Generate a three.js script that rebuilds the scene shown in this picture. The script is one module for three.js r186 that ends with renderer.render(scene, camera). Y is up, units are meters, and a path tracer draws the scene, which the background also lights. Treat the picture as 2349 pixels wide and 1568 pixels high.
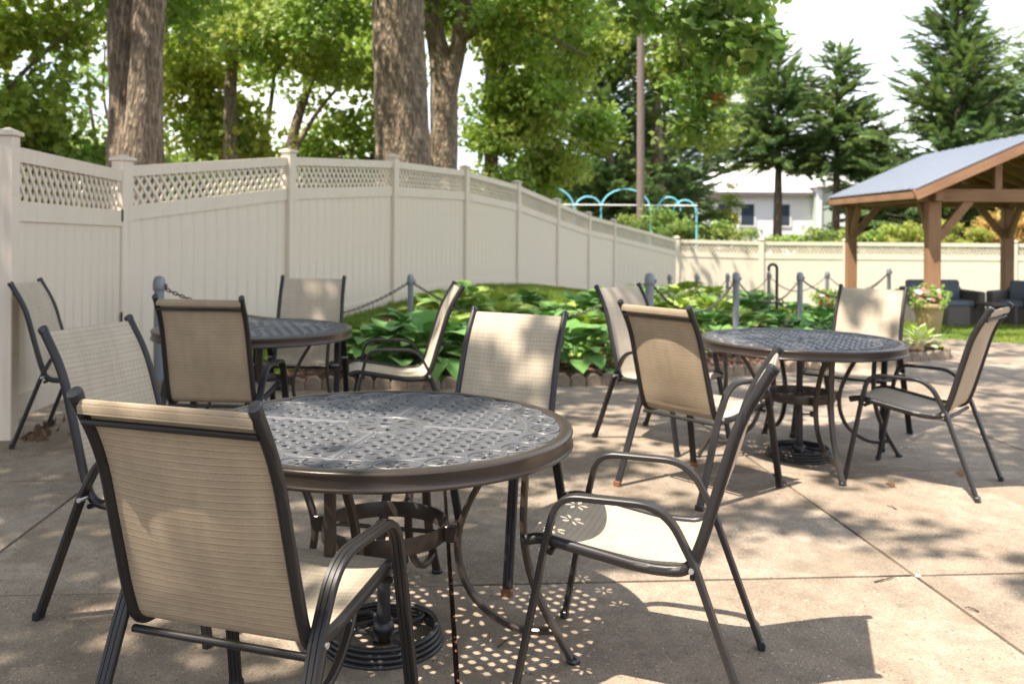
import * as THREE from 'three';
import { mergeGeometries, toCreasedNormals, mergeVertices } from 'three/addons/utils/BufferGeometryUtils.js';

// ---------------------------------------------------------------- camera, sky, sun, exposure
const scene = new THREE.Scene();
const renderer = new THREE.WebGLRenderer({ antialias: true });
renderer.setSize(1024, 683);
renderer.toneMapping = THREE.LinearToneMapping;
renderer.toneMappingExposure = 2.42;
renderer.shadowMap.enabled = true;

// a level camera with a shifted lens (verticals stay parallel), rolled by under half a degree
const camera = new THREE.PerspectiveCamera(2 * Math.atan(1056 / 2084) * 180 / Math.PI, 2348 / 2112, 0.05, 400);
camera.setViewOffset(2348, 2112, 0, 544, 2348, 1568);
camera.position.set(0, 1.3783, 0);
camera.rotation.z = 0.0074;
camera.focus = 2.35;
camera.userData.fStop = camera.getFocalLength() / 7.5;   // an aperture about 7.5 mm wide
scene.add(camera);

const SUN = new THREE.Vector3(-0.42, 1, 0.31).normalize();

function mulberry(seed) {
  let a = seed >>> 0;
  return () => { a = (a + 0x6D2B79F5) >>> 0; let t = a; t = Math.imul(t ^ (t >>> 15), t | 1); t ^= t + Math.imul(t ^ (t >>> 7), t | 61); return ((t ^ (t >>> 14)) >>> 0) / 4294967296; };
}
function hash2(x, y, s) { let h = Math.imul(x, 374761393) + Math.imul(y, 668265263) + Math.imul(s, 1442695041); h = Math.imul(h ^ (h >>> 13), 1274126177); return ((h ^ (h >>> 16)) >>> 0) / 4294967296; }
function vnoise(x, y, s = 0, px = 0, py = 0) {             // value noise, tiling every px by py cells when given
  const xi = Math.floor(x), yi = Math.floor(y); let u = x - xi, v = y - yi; u = u * u * (3 - 2 * u); v = v * v * (3 - 2 * v);
  const w = (a, p) => (p ? ((a % p) + p) % p : a);
  const x0 = w(xi, px), x1 = w(xi + 1, px), y0 = w(yi, py), y1 = w(yi + 1, py);
  const a = hash2(x0, y0, s), b = hash2(x1, y0, s), c = hash2(x0, y1, s), d = hash2(x1, y1, s);
  return a + (b - a) * u + (c - a) * v + (a - b - c + d) * u * v;
}
function fbm(x, y, s, oct, p = 0) { let r = 0, a = 0.5, f = 1; for (let i = 0; i < oct; i++) { r += a * vnoise(x * f, y * f, s + i, p * f, p * f); f *= 2; a *= 0.5; } return r / (1 - Math.pow(0.5, oct)); }
const clamp = (x, a = 0, b = 1) => Math.min(b, Math.max(a, x));
const lerp = (a, b, t) => a + (b - a) * t;
const smooth = (a, b, x) => { const t = clamp((x - a) / (b - a)); return t * t * (3 - 2 * t); };

{ // pale summer sky with thin bright cloud, going on the same way all round
  const W = 512, Hh = 256, d = new Float32Array(W * Hh * 4);
  for (let j = 0; j < Hh; j++) for (let i = 0; i < W; i++) {
    const el = (j + 0.5) / Hh * Math.PI - Math.PI / 2, az = (i + 0.5) / W * Math.PI * 2;
    const e = Math.sin(el), t = Math.pow(clamp(e), 0.55);
    const cx = Math.cos(az) * Math.cos(el), cz = Math.sin(az) * Math.cos(el), k = 1 / (Math.abs(e) + 0.35);
    const c = smooth(0.36, 0.7, fbm(cx * k * 2.2 + 9, cz * k * 2.2 + 4, 5, 5));
    const air = [lerp(0.80, 0.46, t), lerp(0.88, 0.60, t), lerp(1.0, 0.90, t)];
    const cl = [1.04, 1.02, 1.0];
    const o = (j * W + i) * 4;
    for (let q = 0; q < 3; q++) d[o + q] = lerp(air[q], cl[q], c * 0.8) * (e < 0 ? 0.6 : 1) * 0.82;
    d[o + 3] = 1;
  }
  const sky = new THREE.DataTexture(d, W, Hh, THREE.RGBAFormat, THREE.FloatType);
  sky.mapping = THREE.EquirectangularReflectionMapping; sky.magFilter = THREE.LinearFilter; sky.minFilter = THREE.LinearFilter; sky.needsUpdate = true;
  scene.background = sky; scene.environment = sky;
}
const sun = new THREE.DirectionalLight(new THREE.Color().setRGB(1, 0.91, 0.80), 4.9);
sun.position.copy(SUN).multiplyScalar(60).add(new THREE.Vector3(0, 0, -10)); sun.target.position.set(0, 0, -10);
sun.castShadow = true; sun.shadow.mapSize.set(4096, 4096); sun.shadow.radius = 1;
Object.assign(sun.shadow.camera, { left: -35, right: 35, top: 35, bottom: -35, near: 1, far: 140 });
scene.add(sun, sun.target);

// ---------------------------------------------------------------- textures
function tex(w, h, fn, srgb = true, repeat = true) {         // fn(i,j) -> [r,g,b] 0..1 (sRGB for colour maps)
  const d = new Uint8Array(w * h * 4);
  for (let j = 0; j < h; j++) for (let i = 0; i < w; i++) { const c = fn(i, j), o = (j * w + i) * 4; for (let q = 0; q < 3; q++) d[o + q] = clamp(Array.isArray(c) ? c[q] : c) * 255; d[o + 3] = 255; }
  const t = new THREE.DataTexture(d, w, h, THREE.RGBAFormat);
  t.magFilter = THREE.LinearFilter; t.minFilter = THREE.LinearMipmapLinearFilter; t.generateMipmaps = true;
  if (repeat) t.wrapS = t.wrapT = THREE.RepeatWrapping;
  if (srgb) t.colorSpace = THREE.SRGBColorSpace;
  t.needsUpdate = true; return t;
}
const mixc = (a, b, t) => [lerp(a[0], b[0], t), lerp(a[1], b[1], t), lerp(a[2], b[2], t)];
// exposed aggregate concrete, 2 m tile
const concN = 1024, concH = new Float32Array(concN * concN);
const concreteMap = tex(concN, concN, (i, j) => {
  const x = i / concN, y = j / concN;
  const st = fbm(x * 5, y * 5, 11, 5, 5), mid = fbm(x * 40, y * 40, 21, 3, 40), grit = hash2(i, j, 3), g2 = vnoise(i / 2.2, j / 2.2, 31);
  const stone = smooth(0.86, 0.95, vnoise(i / 3.1, j / 3.1, 57)), dark = smooth(0.86, 0.95, vnoise(i / 3.6, j / 3.6, 71));
  let c = mixc([0.505, 0.445, 0.38], [0.64, 0.58, 0.51], clamp(st * 1.5 - 0.25));
  const m = 0.84 + 0.2 * mid + 0.14 * (grit - 0.5) + 0.2 * (g2 - 0.5);
  c = c.map((v) => v * m);
  c = mixc(c, [0.79, 0.75, 0.69], stone * 0.75); c = mixc(c, [0.29, 0.25, 0.21], dark * 0.65);
  c = mixc(c, [0.40, 0.35, 0.28], smooth(0.6, 0.76, fbm(x * 7 + 3, y * 7 + 1, 77, 4, 7)) * 0.35);
  concH[j * concN + i] = 0.5 + 0.35 * stone - 0.35 * dark + 0.3 * (g2 - 0.5);
  return c;
});
const concreteBump = tex(concN, concN, (i, j) => concH[j * concN + i], false);
// woven sling fabric, 0.45 m tile
const fabN = 1024, fabH = new Float32Array(fabN * fabN);
const fabricMap = tex(fabN, fabN, (i, j) => {
  const y = j / fabN * 25, row = Math.floor(y), fy = y - row;                     // 25 woven bands across
  const warp = Math.sin(i * Math.PI / 2.5), weft = Math.sin(j * Math.PI / 2.5);
  const band = smooth(0.02, 0.08, fy) * (1 - smooth(0.2, 0.26, fy));            // raised light cord
  const line = smooth(0.27, 0.31, fy) * (1 - smooth(0.33, 0.39, fy));          // dark line of holes
  const slubR = vnoise(i / 90, j / 1.6, 5), slub2 = vnoise(i / 30, j / 3, 8), slubV = vnoise(i / 1.6, j / 160, 15), warpB = vnoise(i / 60, j / 400, 18);
  const cloud = fbm(i / fabN * 4, j / fabN * 4, 41, 3, 4);
  let c = mixc([0.635, 0.545, 0.43], [0.785, 0.70, 0.58], clamp(0.15 + 0.34 * slubR + 0.28 * slub2 + 0.24 * slubV + 0.2 * (warpB - 0.5)));
  c = mixc(c, [0.81, 0.735, 0.605], band * 0.6);
  c = mixc(c, [0.40, 0.345, 0.28], line * (0.25 + 0.5 * (hash2(i >> 2, row, 4) > 0.35 ? 1 : 0)));
  const m = 0.93 + 0.05 * warp * weft + 0.1 * (cloud - 0.5) + 0.08 * (hash2(i, j, 9) - 0.5);
  fabH[j * fabN + i] = 0.4 + 0.35 * band - 0.3 * line + 0.25 * warp * weft;
  return c.map((v) => v * m);
});
const fabricFaceMap = tex(fabN, fabN, (i, j) => {                  // seat side: a faint grid of threads, tone paled to paint in sky light
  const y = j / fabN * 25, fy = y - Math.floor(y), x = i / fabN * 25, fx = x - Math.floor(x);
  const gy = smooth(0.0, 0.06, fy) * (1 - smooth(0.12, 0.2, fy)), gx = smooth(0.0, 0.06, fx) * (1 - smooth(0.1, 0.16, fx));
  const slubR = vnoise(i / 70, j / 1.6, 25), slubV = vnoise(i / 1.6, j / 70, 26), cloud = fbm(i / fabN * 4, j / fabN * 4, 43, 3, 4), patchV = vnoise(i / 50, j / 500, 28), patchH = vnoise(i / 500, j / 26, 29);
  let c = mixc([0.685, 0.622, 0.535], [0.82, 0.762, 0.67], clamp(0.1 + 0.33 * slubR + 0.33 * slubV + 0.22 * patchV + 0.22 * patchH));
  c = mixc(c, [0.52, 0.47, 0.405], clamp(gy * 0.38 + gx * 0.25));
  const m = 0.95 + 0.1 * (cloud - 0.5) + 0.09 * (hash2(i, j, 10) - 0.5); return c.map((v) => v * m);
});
const fabricBump = tex(fabN, fabN, (i, j) => fabH[j * fabN + i], false);
const barkH = new Float32Array(512 * 512);
function barkTex(a, b, lichen) {
  return tex(512, 512, (i, j) => {
    const x = i / 512, y = j / 512, wob = fbm(x * 4, y * 4, 3, 3, 4) * 1.5;
    const r1 = 1 - Math.abs(2 * vnoise(x * 22 + wob, y * 5, 13, 22, 5) - 1), r2 = vnoise(x * 50, y * 14, 17, 50, 14), l = fbm(x * 5, y * 5, 29, 4, 5);
    const h = clamp(0.65 * r1 + 0.35 * r2); barkH[j * 512 + i] = h;
    let c = mixc(a, b, h); c = mixc(c, lichen, smooth(0.55, 0.75, l) * 0.5);
    const g = 0.9 + 0.2 * hash2(i, j, 2); return c.map((v) => v * g);
  });
}
const barkMap = barkTex([0.32, 0.27, 0.215], [0.65, 0.575, 0.48], [0.70, 0.645, 0.555]);
const barkBump = tex(512, 512, (i, j) => barkH[j * 512 + i], false);
const woodMap = tex(512, 512, (i, j) => {
  const x = i / 512, y = j / 512, g = fbm(x * 3, y * 40, 5, 4, 0), k = vnoise(x * 3, y * 6, 8, 3, 6), s = vnoise(i / 60, j / 1.4, 12);
  return mixc([0.46, 0.33, 0.23], [0.67, 0.515, 0.385], clamp(0.55 * g + 0.25 * k + 0.25 * s));
});
const vinylMap = tex(512, 512, (i, j) => {
  const x = i / 512, y = j / 512, st = fbm(x * 3, y * 3, 9, 4, 3), drip = vnoise(x * 60, y * 2, 44, 60, 2), sp = vnoise(i / 2, j / 2, 7);
  let c = mixc([0.84, 0.78, 0.70], [0.885, 0.83, 0.755], st);
  c = mixc(c, [0.70, 0.64, 0.54], smooth(0.62, 0.9, drip * 0.6 + st * 0.5) * 0.22);
  return c.map((v) => v * (0.985 + 0.03 * sp));
});
const mulchMap = tex(512, 512, (i, j) => {
  const a = vnoise(i / 9, j / 4, 3), b = vnoise(i / 4, j / 10, 5), c = fbm(i / 512 * 6, j / 512 * 6, 6, 3, 6), g = hash2(i, j, 2);
  return mixc(mixc([0.20, 0.12, 0.09], [0.44, 0.29, 0.22], clamp(a * b * 1.9)), [0.53, 0.40, 0.31], (g > 0.93 ? 0.6 : 0) + c * 0.12);
});
const turfMap = tex(512, 512, (i, j) => {
  const x = i / 512, y = j / 512, a = fbm(x * 8, y * 8, 5, 4, 8), b = vnoise(i / 2.5, j / 2.5, 6);
  return mixc(mixc([0.20, 0.29, 0.09], [0.40, 0.50, 0.16], clamp(a * 0.6 + b * 0.5)), [0.46, 0.40, 0.22], smooth(0.6, 0.8, fbm(x * 5 + 2, y * 5, 19, 3, 5)) * 0.3);
});
const roughMap = tex(256, 256, (i, j) => { const n = 0.75 + 0.25 * fbm(i / 256 * 8, j / 256 * 8, 4, 4, 8); return [n, n, n]; }, false);
const grainBump = tex(256, 256, (i, j) => 0.5 + 0.5 * (vnoise(i / 2, j / 2, 6, 128, 128) - 0.5) + 0.3 * (hash2(i, j, 6) - 0.5), false);

// ---------------------------------------------------------------- materials
const std = (o) => new THREE.MeshStandardMaterial(o), phys = (o) => new THREE.MeshPhysicalMaterial(o);
const lin = (r, g, b) => new THREE.Color().setRGB(r, g, b);
const M = {
  concrete: std({ map: concreteMap, bumpMap: concreteBump, bumpScale: 0.002, roughness: 0.92 }),
  fabric: phys({ map: fabricMap, bumpMap: fabricBump, bumpScale: 0.0003, roughness: 0.82, transmission: 0.14, thickness: 0, side: THREE.DoubleSide }),
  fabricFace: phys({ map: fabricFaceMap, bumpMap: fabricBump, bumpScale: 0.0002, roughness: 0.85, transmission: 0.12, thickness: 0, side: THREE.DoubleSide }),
  frame: std({ color: lin(0.024, 0.021, 0.02), roughness: 0.46, metalness: 0.25, roughnessMap: roughMap }),
  cap: std({ color: lin(0.02, 0.021, 0.024), roughness: 0.3 }),
  castTop: std({ color: lin(0.135, 0.135, 0.142), roughness: 0.42, metalness: 0.4, roughnessMap: roughMap, bumpMap: grainBump, bumpScale: 0.0004 }),
  castSpoke: std({ color: lin(0.12, 0.12, 0.126), roughness: 0.68, metalness: 0.2 }),
  castRim: std({ color: lin(0.055, 0.042, 0.034), roughness: 0.34, metalness: 0.4, roughnessMap: roughMap }),
  rust: std({ color: lin(0.19, 0.075, 0.035), roughness: 0.9 }),
  steel: std({ color: lin(0.55, 0.55, 0.55), roughness: 0.4, metalness: 0.8 }),
  resin: std({ color: lin(0.022, 0.021, 0.021), roughness: 0.4 }),
  vinyl: std({ map: vinylMap, roughness: 0.5 }),
  bark: std({ map: barkMap, bumpMap: barkBump, bumpScale: 0.05, roughness: 0.95 }),
  twig: std({ color: lin(0.07, 0.055, 0.042), roughness: 0.95 }),
  wood: std({ map: woodMap, roughness: 0.75 }),
  roof: std({ color: lin(0.19, 0.215, 0.26), roughness: 0.38, metalness: 0.25, roughnessMap: roughMap }),
  mulch: std({ map: mulchMap, bumpMap: mulchMap, bumpScale: 0.02, roughness: 1 }),
  soil: std({ map: mulchMap, color: lin(0.55, 0.62, 0.4), roughness: 1 }),
  turf: std({ map: turfMap, bumpMap: turfMap, bumpScale: 0.015, roughness: 1 }),
  gravel: std({ color: lin(0.32, 0.29, 0.25), roughness: 1 }),
  galv: std({ color: lin(0.22, 0.235, 0.26), roughness: 0.5, metalness: 0.3, roughnessMap: roughMap }),
  chain: std({ color: lin(0.10, 0.085, 0.07), roughness: 0.6, metalness: 0.4 }),
  iron: std({ color: lin(0.03, 0.03, 0.03), roughness: 0.6 }),
  edge: std({ map: concreteMap, color: lin(0.95, 0.92, 0.88), bumpMap: concreteBump, bumpScale: 0.004, roughness: 0.95 }),
  wicker: std({ color: lin(0.13, 0.11, 0.097), roughness: 0.7, bumpMap: grainBump, bumpScale: 0.006 }),
  cushion: std({ color: lin(0.155, 0.175, 0.21), roughness: 0.9 }),
  pot: std({ color: lin(0.42, 0.29, 0.155), roughness: 0.85, bumpMap: grainBump, bumpScale: 0.01 }),
  terracotta: std({ color: lin(0.25, 0.12, 0.075), roughness: 0.85 }),
  pink: std({ color: lin(0.62, 0.16, 0.24), roughness: 0.8 }), white: std({ color: lin(0.75, 0.74, 0.7), roughness: 0.7 }),
  siding: std({ color: lin(0.78, 0.78, 0.75), roughness: 0.6 }), sage: std({ color: lin(0.42, 0.48, 0.37), roughness: 0.6 }),
  shingle: std({ color: lin(0.55, 0.51, 0.49), roughness: 0.9, bumpMap: grainBump, bumpScale: 0.02 }),
  glass: std({ color: lin(0.05, 0.07, 0.09), roughness: 0.08, metalness: 0.1 }),
  blue: std({ color: lin(0.22, 0.60, 0.74), roughness: 0.4 }),
  pole: std({ color: lin(0.17, 0.125, 0.105), roughness: 0.9, bumpMap: barkBump, bumpScale: 0.01 }),
};
const leafMat = (r, g, b, t = 0.42) => phys({ color: lin(r, g, b), roughness: 0.75, transmission: t, thickness: 0, side: THREE.DoubleSide, specularIntensity: 0.5 });
const L = {
  maple: leafMat(0.31, 0.43, 0.065, 0.6), bright: leafMat(0.37, 0.45, 0.07, 0.6), mid: leafMat(0.25, 0.385, 0.07, 0.6), dark: leafMat(0.11, 0.19, 0.05, 0.45),
  shade: leafMat(0.17, 0.21, 0.09, 0.4), conifer: leafMat(0.205, 0.305, 0.09, 0.5), orange: leafMat(0.55, 0.17, 0.05),
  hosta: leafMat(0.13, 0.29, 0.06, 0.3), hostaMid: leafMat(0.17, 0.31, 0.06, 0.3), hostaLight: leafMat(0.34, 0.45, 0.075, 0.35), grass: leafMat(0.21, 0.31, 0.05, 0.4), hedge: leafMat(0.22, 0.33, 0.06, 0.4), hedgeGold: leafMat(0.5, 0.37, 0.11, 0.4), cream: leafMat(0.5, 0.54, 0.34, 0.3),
};

// ---------------------------------------------------------------- helpers
const used = {};
function numbered(n) { const k = used[n] = (used[n] ?? -1) + 1; return k ? `${n}_${String(k).padStart(3, '0')}` : n; }
function tag(o, label, category, group, kind) { if (label) o.userData.label = label; if (category) o.userData.category = category; if (group) o.userData.group = group; if (kind) o.userData.kind = kind; return o; }
function thing(name, label, category, pos = [0, 0, 0], turn = 0, group) { const o = new THREE.Group(); o.name = numbered(name); o.position.set(...pos); o.rotation.y = turn; scene.add(o); return tag(o, label, category, group); }
function mesh(name, geo, mat, parent) { const m = new THREE.Mesh(geo, mat); m.name = parent === scene ? numbered(name) : name; m.castShadow = m.receiveShadow = true; parent.add(m); return m; }
function stuff(m) { m.userData.kind = 'stuff'; return m; }
const V = (x, y, z) => new THREE.Vector3(x, y, z);
function merge(list) { return mergeGeometries(list.map((g) => { const q = g.index ? g.toNonIndexed() : g; for (const k of Object.keys(q.attributes)) if (!['position', 'normal', 'uv'].includes(k)) q.deleteAttribute(k); if (!q.attributes.uv) q.setAttribute('uv', new THREE.BufferAttribute(new Float32Array(q.attributes.position.count * 2), 2)); return q; })); }
function box(w, h, d, x = 0, y = 0, z = 0) { const g = new THREE.BoxGeometry(w, h, d); g.translate(x, y, z); return g; }
function bevelBox(w, h, d, b = 0.006) {                       // box with chamfered edges, uv in metres
  const hw = w / 2, hh = h / 2, hd = d / 2; b = Math.min(b, hw * 0.8, hh * 0.8, hd * 0.8);
  const s = new THREE.Shape([[-hw + b, -hh], [hw - b, -hh], [hw, -hh + b], [hw, hh - b], [hw - b, hh], [-hw + b, hh], [-hw, hh - b], [-hw, -hh + b]].map((p) => new THREE.Vector2(...p)));
  const g = new THREE.ExtrudeGeometry(s, { depth: d - 2 * b, bevelEnabled: true, bevelThickness: b, bevelSize: b, bevelOffset: -b, bevelSegments: 1, curveSegments: 1 });
  g.translate(0, 0, -hd + b); return g;
}
// solid between 8 corners: bottom quad then top quad (each counter-clockwise seen from above)
function hexa(c) {
  const q = [[3, 2, 1, 0], [4, 5, 6, 7], [0, 1, 5, 4], [1, 2, 6, 5], [2, 3, 7, 6], [3, 0, 4, 7]], P = [], U = [];
  for (const f of q) { const a = c[f[0]], b = c[f[1]], e = c[f[3]]; const lu = Math.hypot(b[0] - a[0], b[1] - a[1], b[2] - a[2]), lv = Math.hypot(e[0] - a[0], e[1] - a[1], e[2] - a[2]); const uv = [[0, 0], [lu, 0], [lu, lv], [0, lv]]; for (const k of [0, 1, 2, 0, 2, 3]) { P.push(...c[f[k]]); U.push(...uv[k]); } }
  const g = new THREE.BufferGeometry(); g.setAttribute('position', new THREE.Float32BufferAttribute(P, 3)); g.setAttribute('uv', new THREE.Float32BufferAttribute(U, 2)); g.computeVertexNormals(); return g;
}
// polyline with rounded corners: points [..coords, radius]
function fillet(pts, n = 6) {
  const out = [], P = pts.map((p) => V(p[0], p[1], p[2]));
  for (let i = 0; i < P.length; i++) {
    const r = pts[i][3] || 0;
    if (!i || i === P.length - 1 || !r) { out.push(P[i]); continue; }
    const a = P[i - 1].clone().sub(P[i]), b = P[i + 1].clone().sub(P[i]), d = Math.min(r, a.length() * 0.48, b.length() * 0.48);
    const A = P[i].clone().add(a.normalize().multiplyScalar(d)), B = P[i].clone().add(b.normalize().multiplyScalar(d));
    for (let k = 0; k <= n; k++) { const t = k / n; out.push(A.clone().multiplyScalar((1 - t) * (1 - t)).add(P[i].clone().multiplyScalar(2 * t * (1 - t))).add(B.clone().multiplyScalar(t * t))); }
  }
  return out;
}
// sweep a closed profile [[a,b],...] along a path; a runs along the axis `ref`, b across it
function sweep(path, prof, ref = V(1, 0, 0), crease = 0.7, caps = true, scale = null) {
  const n = prof.length, P = [], U = [], I = []; let len = 0;
  let per = [0]; for (let k = 0; k < n; k++) per.push(per[k] + Math.hypot(prof[(k + 1) % n][0] - prof[k][0], prof[(k + 1) % n][1] - prof[k][1]));
  for (let i = 0; i < path.length; i++) {
    const t = path[Math.min(i + 1, path.length - 1)].clone().sub(path[Math.max(i - 1, 0)]).normalize();
    const a = ref.clone().addScaledVector(t, -ref.dot(t)).normalize(), b = t.clone().cross(a); if (i) len += path[i].distanceTo(path[i - 1]);
    const s = scale ? scale(i / (path.length - 1)) : 1;
    for (let k = 0; k <= n; k++) { const p = prof[k % n]; const q = path[i].clone().addScaledVector(a, p[0] * s).addScaledVector(b, p[1] * s); P.push(q.x, q.y, q.z); U.push(per[k], len); }
  }
  const w = n + 1;
  for (let i = 0; i < path.length - 1; i++) for (let k = 0; k < n; k++) { const a = i * w + k, b = a + 1, c = a + w, d = c + 1; I.push(a, c, b, b, c, d); }
  if (caps) for (const e of [0, path.length - 1]) { const c0 = P.length / 3; P.push(path[e].x, path[e].y, path[e].z); U.push(0, 0); for (let k = 0; k < n; k++) e ? I.push(c0, e * w + k + 1, e * w + k) : I.push(c0, k, k + 1); }
  const g = new THREE.BufferGeometry(); g.setAttribute('position', new THREE.Float32BufferAttribute(P, 3)); g.setAttribute('uv', new THREE.Float32BufferAttribute(U, 2)); g.setIndex(I);
  return toCreasedNormals(g.toNonIndexed(), crease);
}
const ring = (rx, ry = rx, n = 12) => Array.from({ length: n }, (_, k) => [Math.cos(k / n * 2 * Math.PI) * rx, Math.sin(k / n * 2 * Math.PI) * ry]);
const rect = (w, h, b = 0.003) => [[-w / 2 + b, -h / 2], [w / 2 - b, -h / 2], [w / 2, -h / 2 + b], [w / 2, h / 2 - b], [w / 2 - b, h / 2], [-w / 2 + b, h / 2], [-w / 2, h / 2 - b], [-w / 2, -h / 2 + b]];
const bar = (a, b, prof, ref = V(0, 1, 0)) => sweep([a, b], prof, Math.abs(b.clone().sub(a).normalize().dot(ref)) > 0.95 ? V(1, 0, 0) : ref);
const lathe = (pts, n = 48) => new THREE.LatheGeometry(pts.map((p) => new THREE.Vector2(...p)), n);

// ---------------------------------------------------------------- lie of the land
const F0 = V(-3.35, 0, -7.8), FD = V(0.86, 0, -2.3);           // side fence: first post and step from post to post
const FS = FD.length();
const fenceGround = [0, 0.17, 0.31, 0.37, 0.23, -0.02, -0.26, -0.44];
const patioY = (x, z) => -0.0069 * (x + 0.41) + 0.007 * (z + 2.98);
function ground(x, z) {
  let b = patioY(clamp(x, -4, 7), Math.max(z, -9.5));
  if (z < -9.5) { const K = [[-9.5, 0], [-14, -0.15], [-19, -0.36], [-25.3, -0.8], [-60, -1.0]]; let e = K[4][1]; for (let i = 0; i < 4; i++) if (z >= K[i + 1][0]) { e = lerp(K[i][1], K[i + 1][1], (z - K[i][0]) / (K[i + 1][0] - K[i][0])); break; } b += e; }
  b += 0.24 * Math.exp(-((x - 2.75) ** 2 / 1.5 ** 2 + (z + 14.1) ** 2 / 1.5 ** 2));
  const ux = FD.x / FS, uz = FD.z / FS, dx = x - F0.x, dz = z - F0.z, s = dx * ux + dz * uz, d = -dx * uz + dz * ux;   // d > 0 on the patio side
  const k = clamp(s / FS, 0, 6.999), i = Math.floor(k); const gf = lerp(fenceGround[i], fenceGround[i + 1], k - i);
  const w = 1 - smooth(0, s > 3 ? 3.6 : 2.2, d);
  return lerp(b, s < 0 ? 0 : (s > 7 * FS ? b : gf), w);
}
function sheet(poly, nx, nz, off, uvScale = 1) {                // a sheet over the land inside a convex-ish quad given as 4 corners [x,z]
  const P = [], U = [], I = [];
  for (let j = 0; j <= nz; j++) for (let i = 0; i <= nx; i++) {
    const u = i / nx, v = j / nz, x = lerp(lerp(poly[0][0], poly[1][0], u), lerp(poly[3][0], poly[2][0], u), v), z = lerp(lerp(poly[0][1], poly[1][1], u), lerp(poly[3][1], poly[2][1], u), v);
    P.push(x, ground(x, z) + off, z); U.push(x * uvScale, z * uvScale);
  }
  for (let j = 0; j < nz; j++) for (let i = 0; i < nx; i++) { const a = j * (nx + 1) + i, b = a + 1, c = a + nx + 1, d = c + 1; I.push(a, b, c, b, d, c); }
  const g = new THREE.BufferGeometry(); g.setAttribute('position', new THREE.Float32BufferAttribute(P, 3)); g.setAttribute('uv', new THREE.Float32BufferAttribute(U, 2)); g.setIndex(I); g.computeVertexNormals();
  if (g.attributes.normal.getY(0) < 0) { g.index.array.reverse(); g.computeVertexNormals(); }
  return g;
}
{ // the ground to the horizon; finer near the garden
  const xs = [-200, -120, -60, -30], zs = [40, 10, 2]; for (let x = -14; x <= 22; x += 0.6) xs.push(x); xs.push(30, 60, 120, 200);
  for (let z = 0; z >= -30; z -= 0.5) zs.push(z); zs.push(-36, -45, -60, -100, -220);
  const P = [], U = [], I = [];
  for (const z of zs) for (const x of xs) { P.push(x, ground(x, z) - 0.06 - (z > -7 && x > -3.2 ? 0.06 : 0), z); U.push(x * 0.8, z * 0.8); }
  const n = xs.length; for (let j = 0; j < zs.length - 1; j++) for (let i = 0; i < n - 1; i++) { const a = j * n + i, b = a + 1, c = a + n, d = c + 1; I.push(a, b, c, b, d, c); }
  const g = new THREE.BufferGeometry(); g.setAttribute('position', new THREE.Float32BufferAttribute(P, 3)); g.setAttribute('uv', new THREE.Float32BufferAttribute(U, 2)); g.setIndex(I); g.computeVertexNormals();
  if (g.attributes.normal.getY(0) < 0) { g.index.array.reverse(); g.computeVertexNormals(); }
  tag(mesh('ground', g, M.soil, scene), 'brown and green earth around the patio and under the trees', 'ground', null, 'structure');
}

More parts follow.
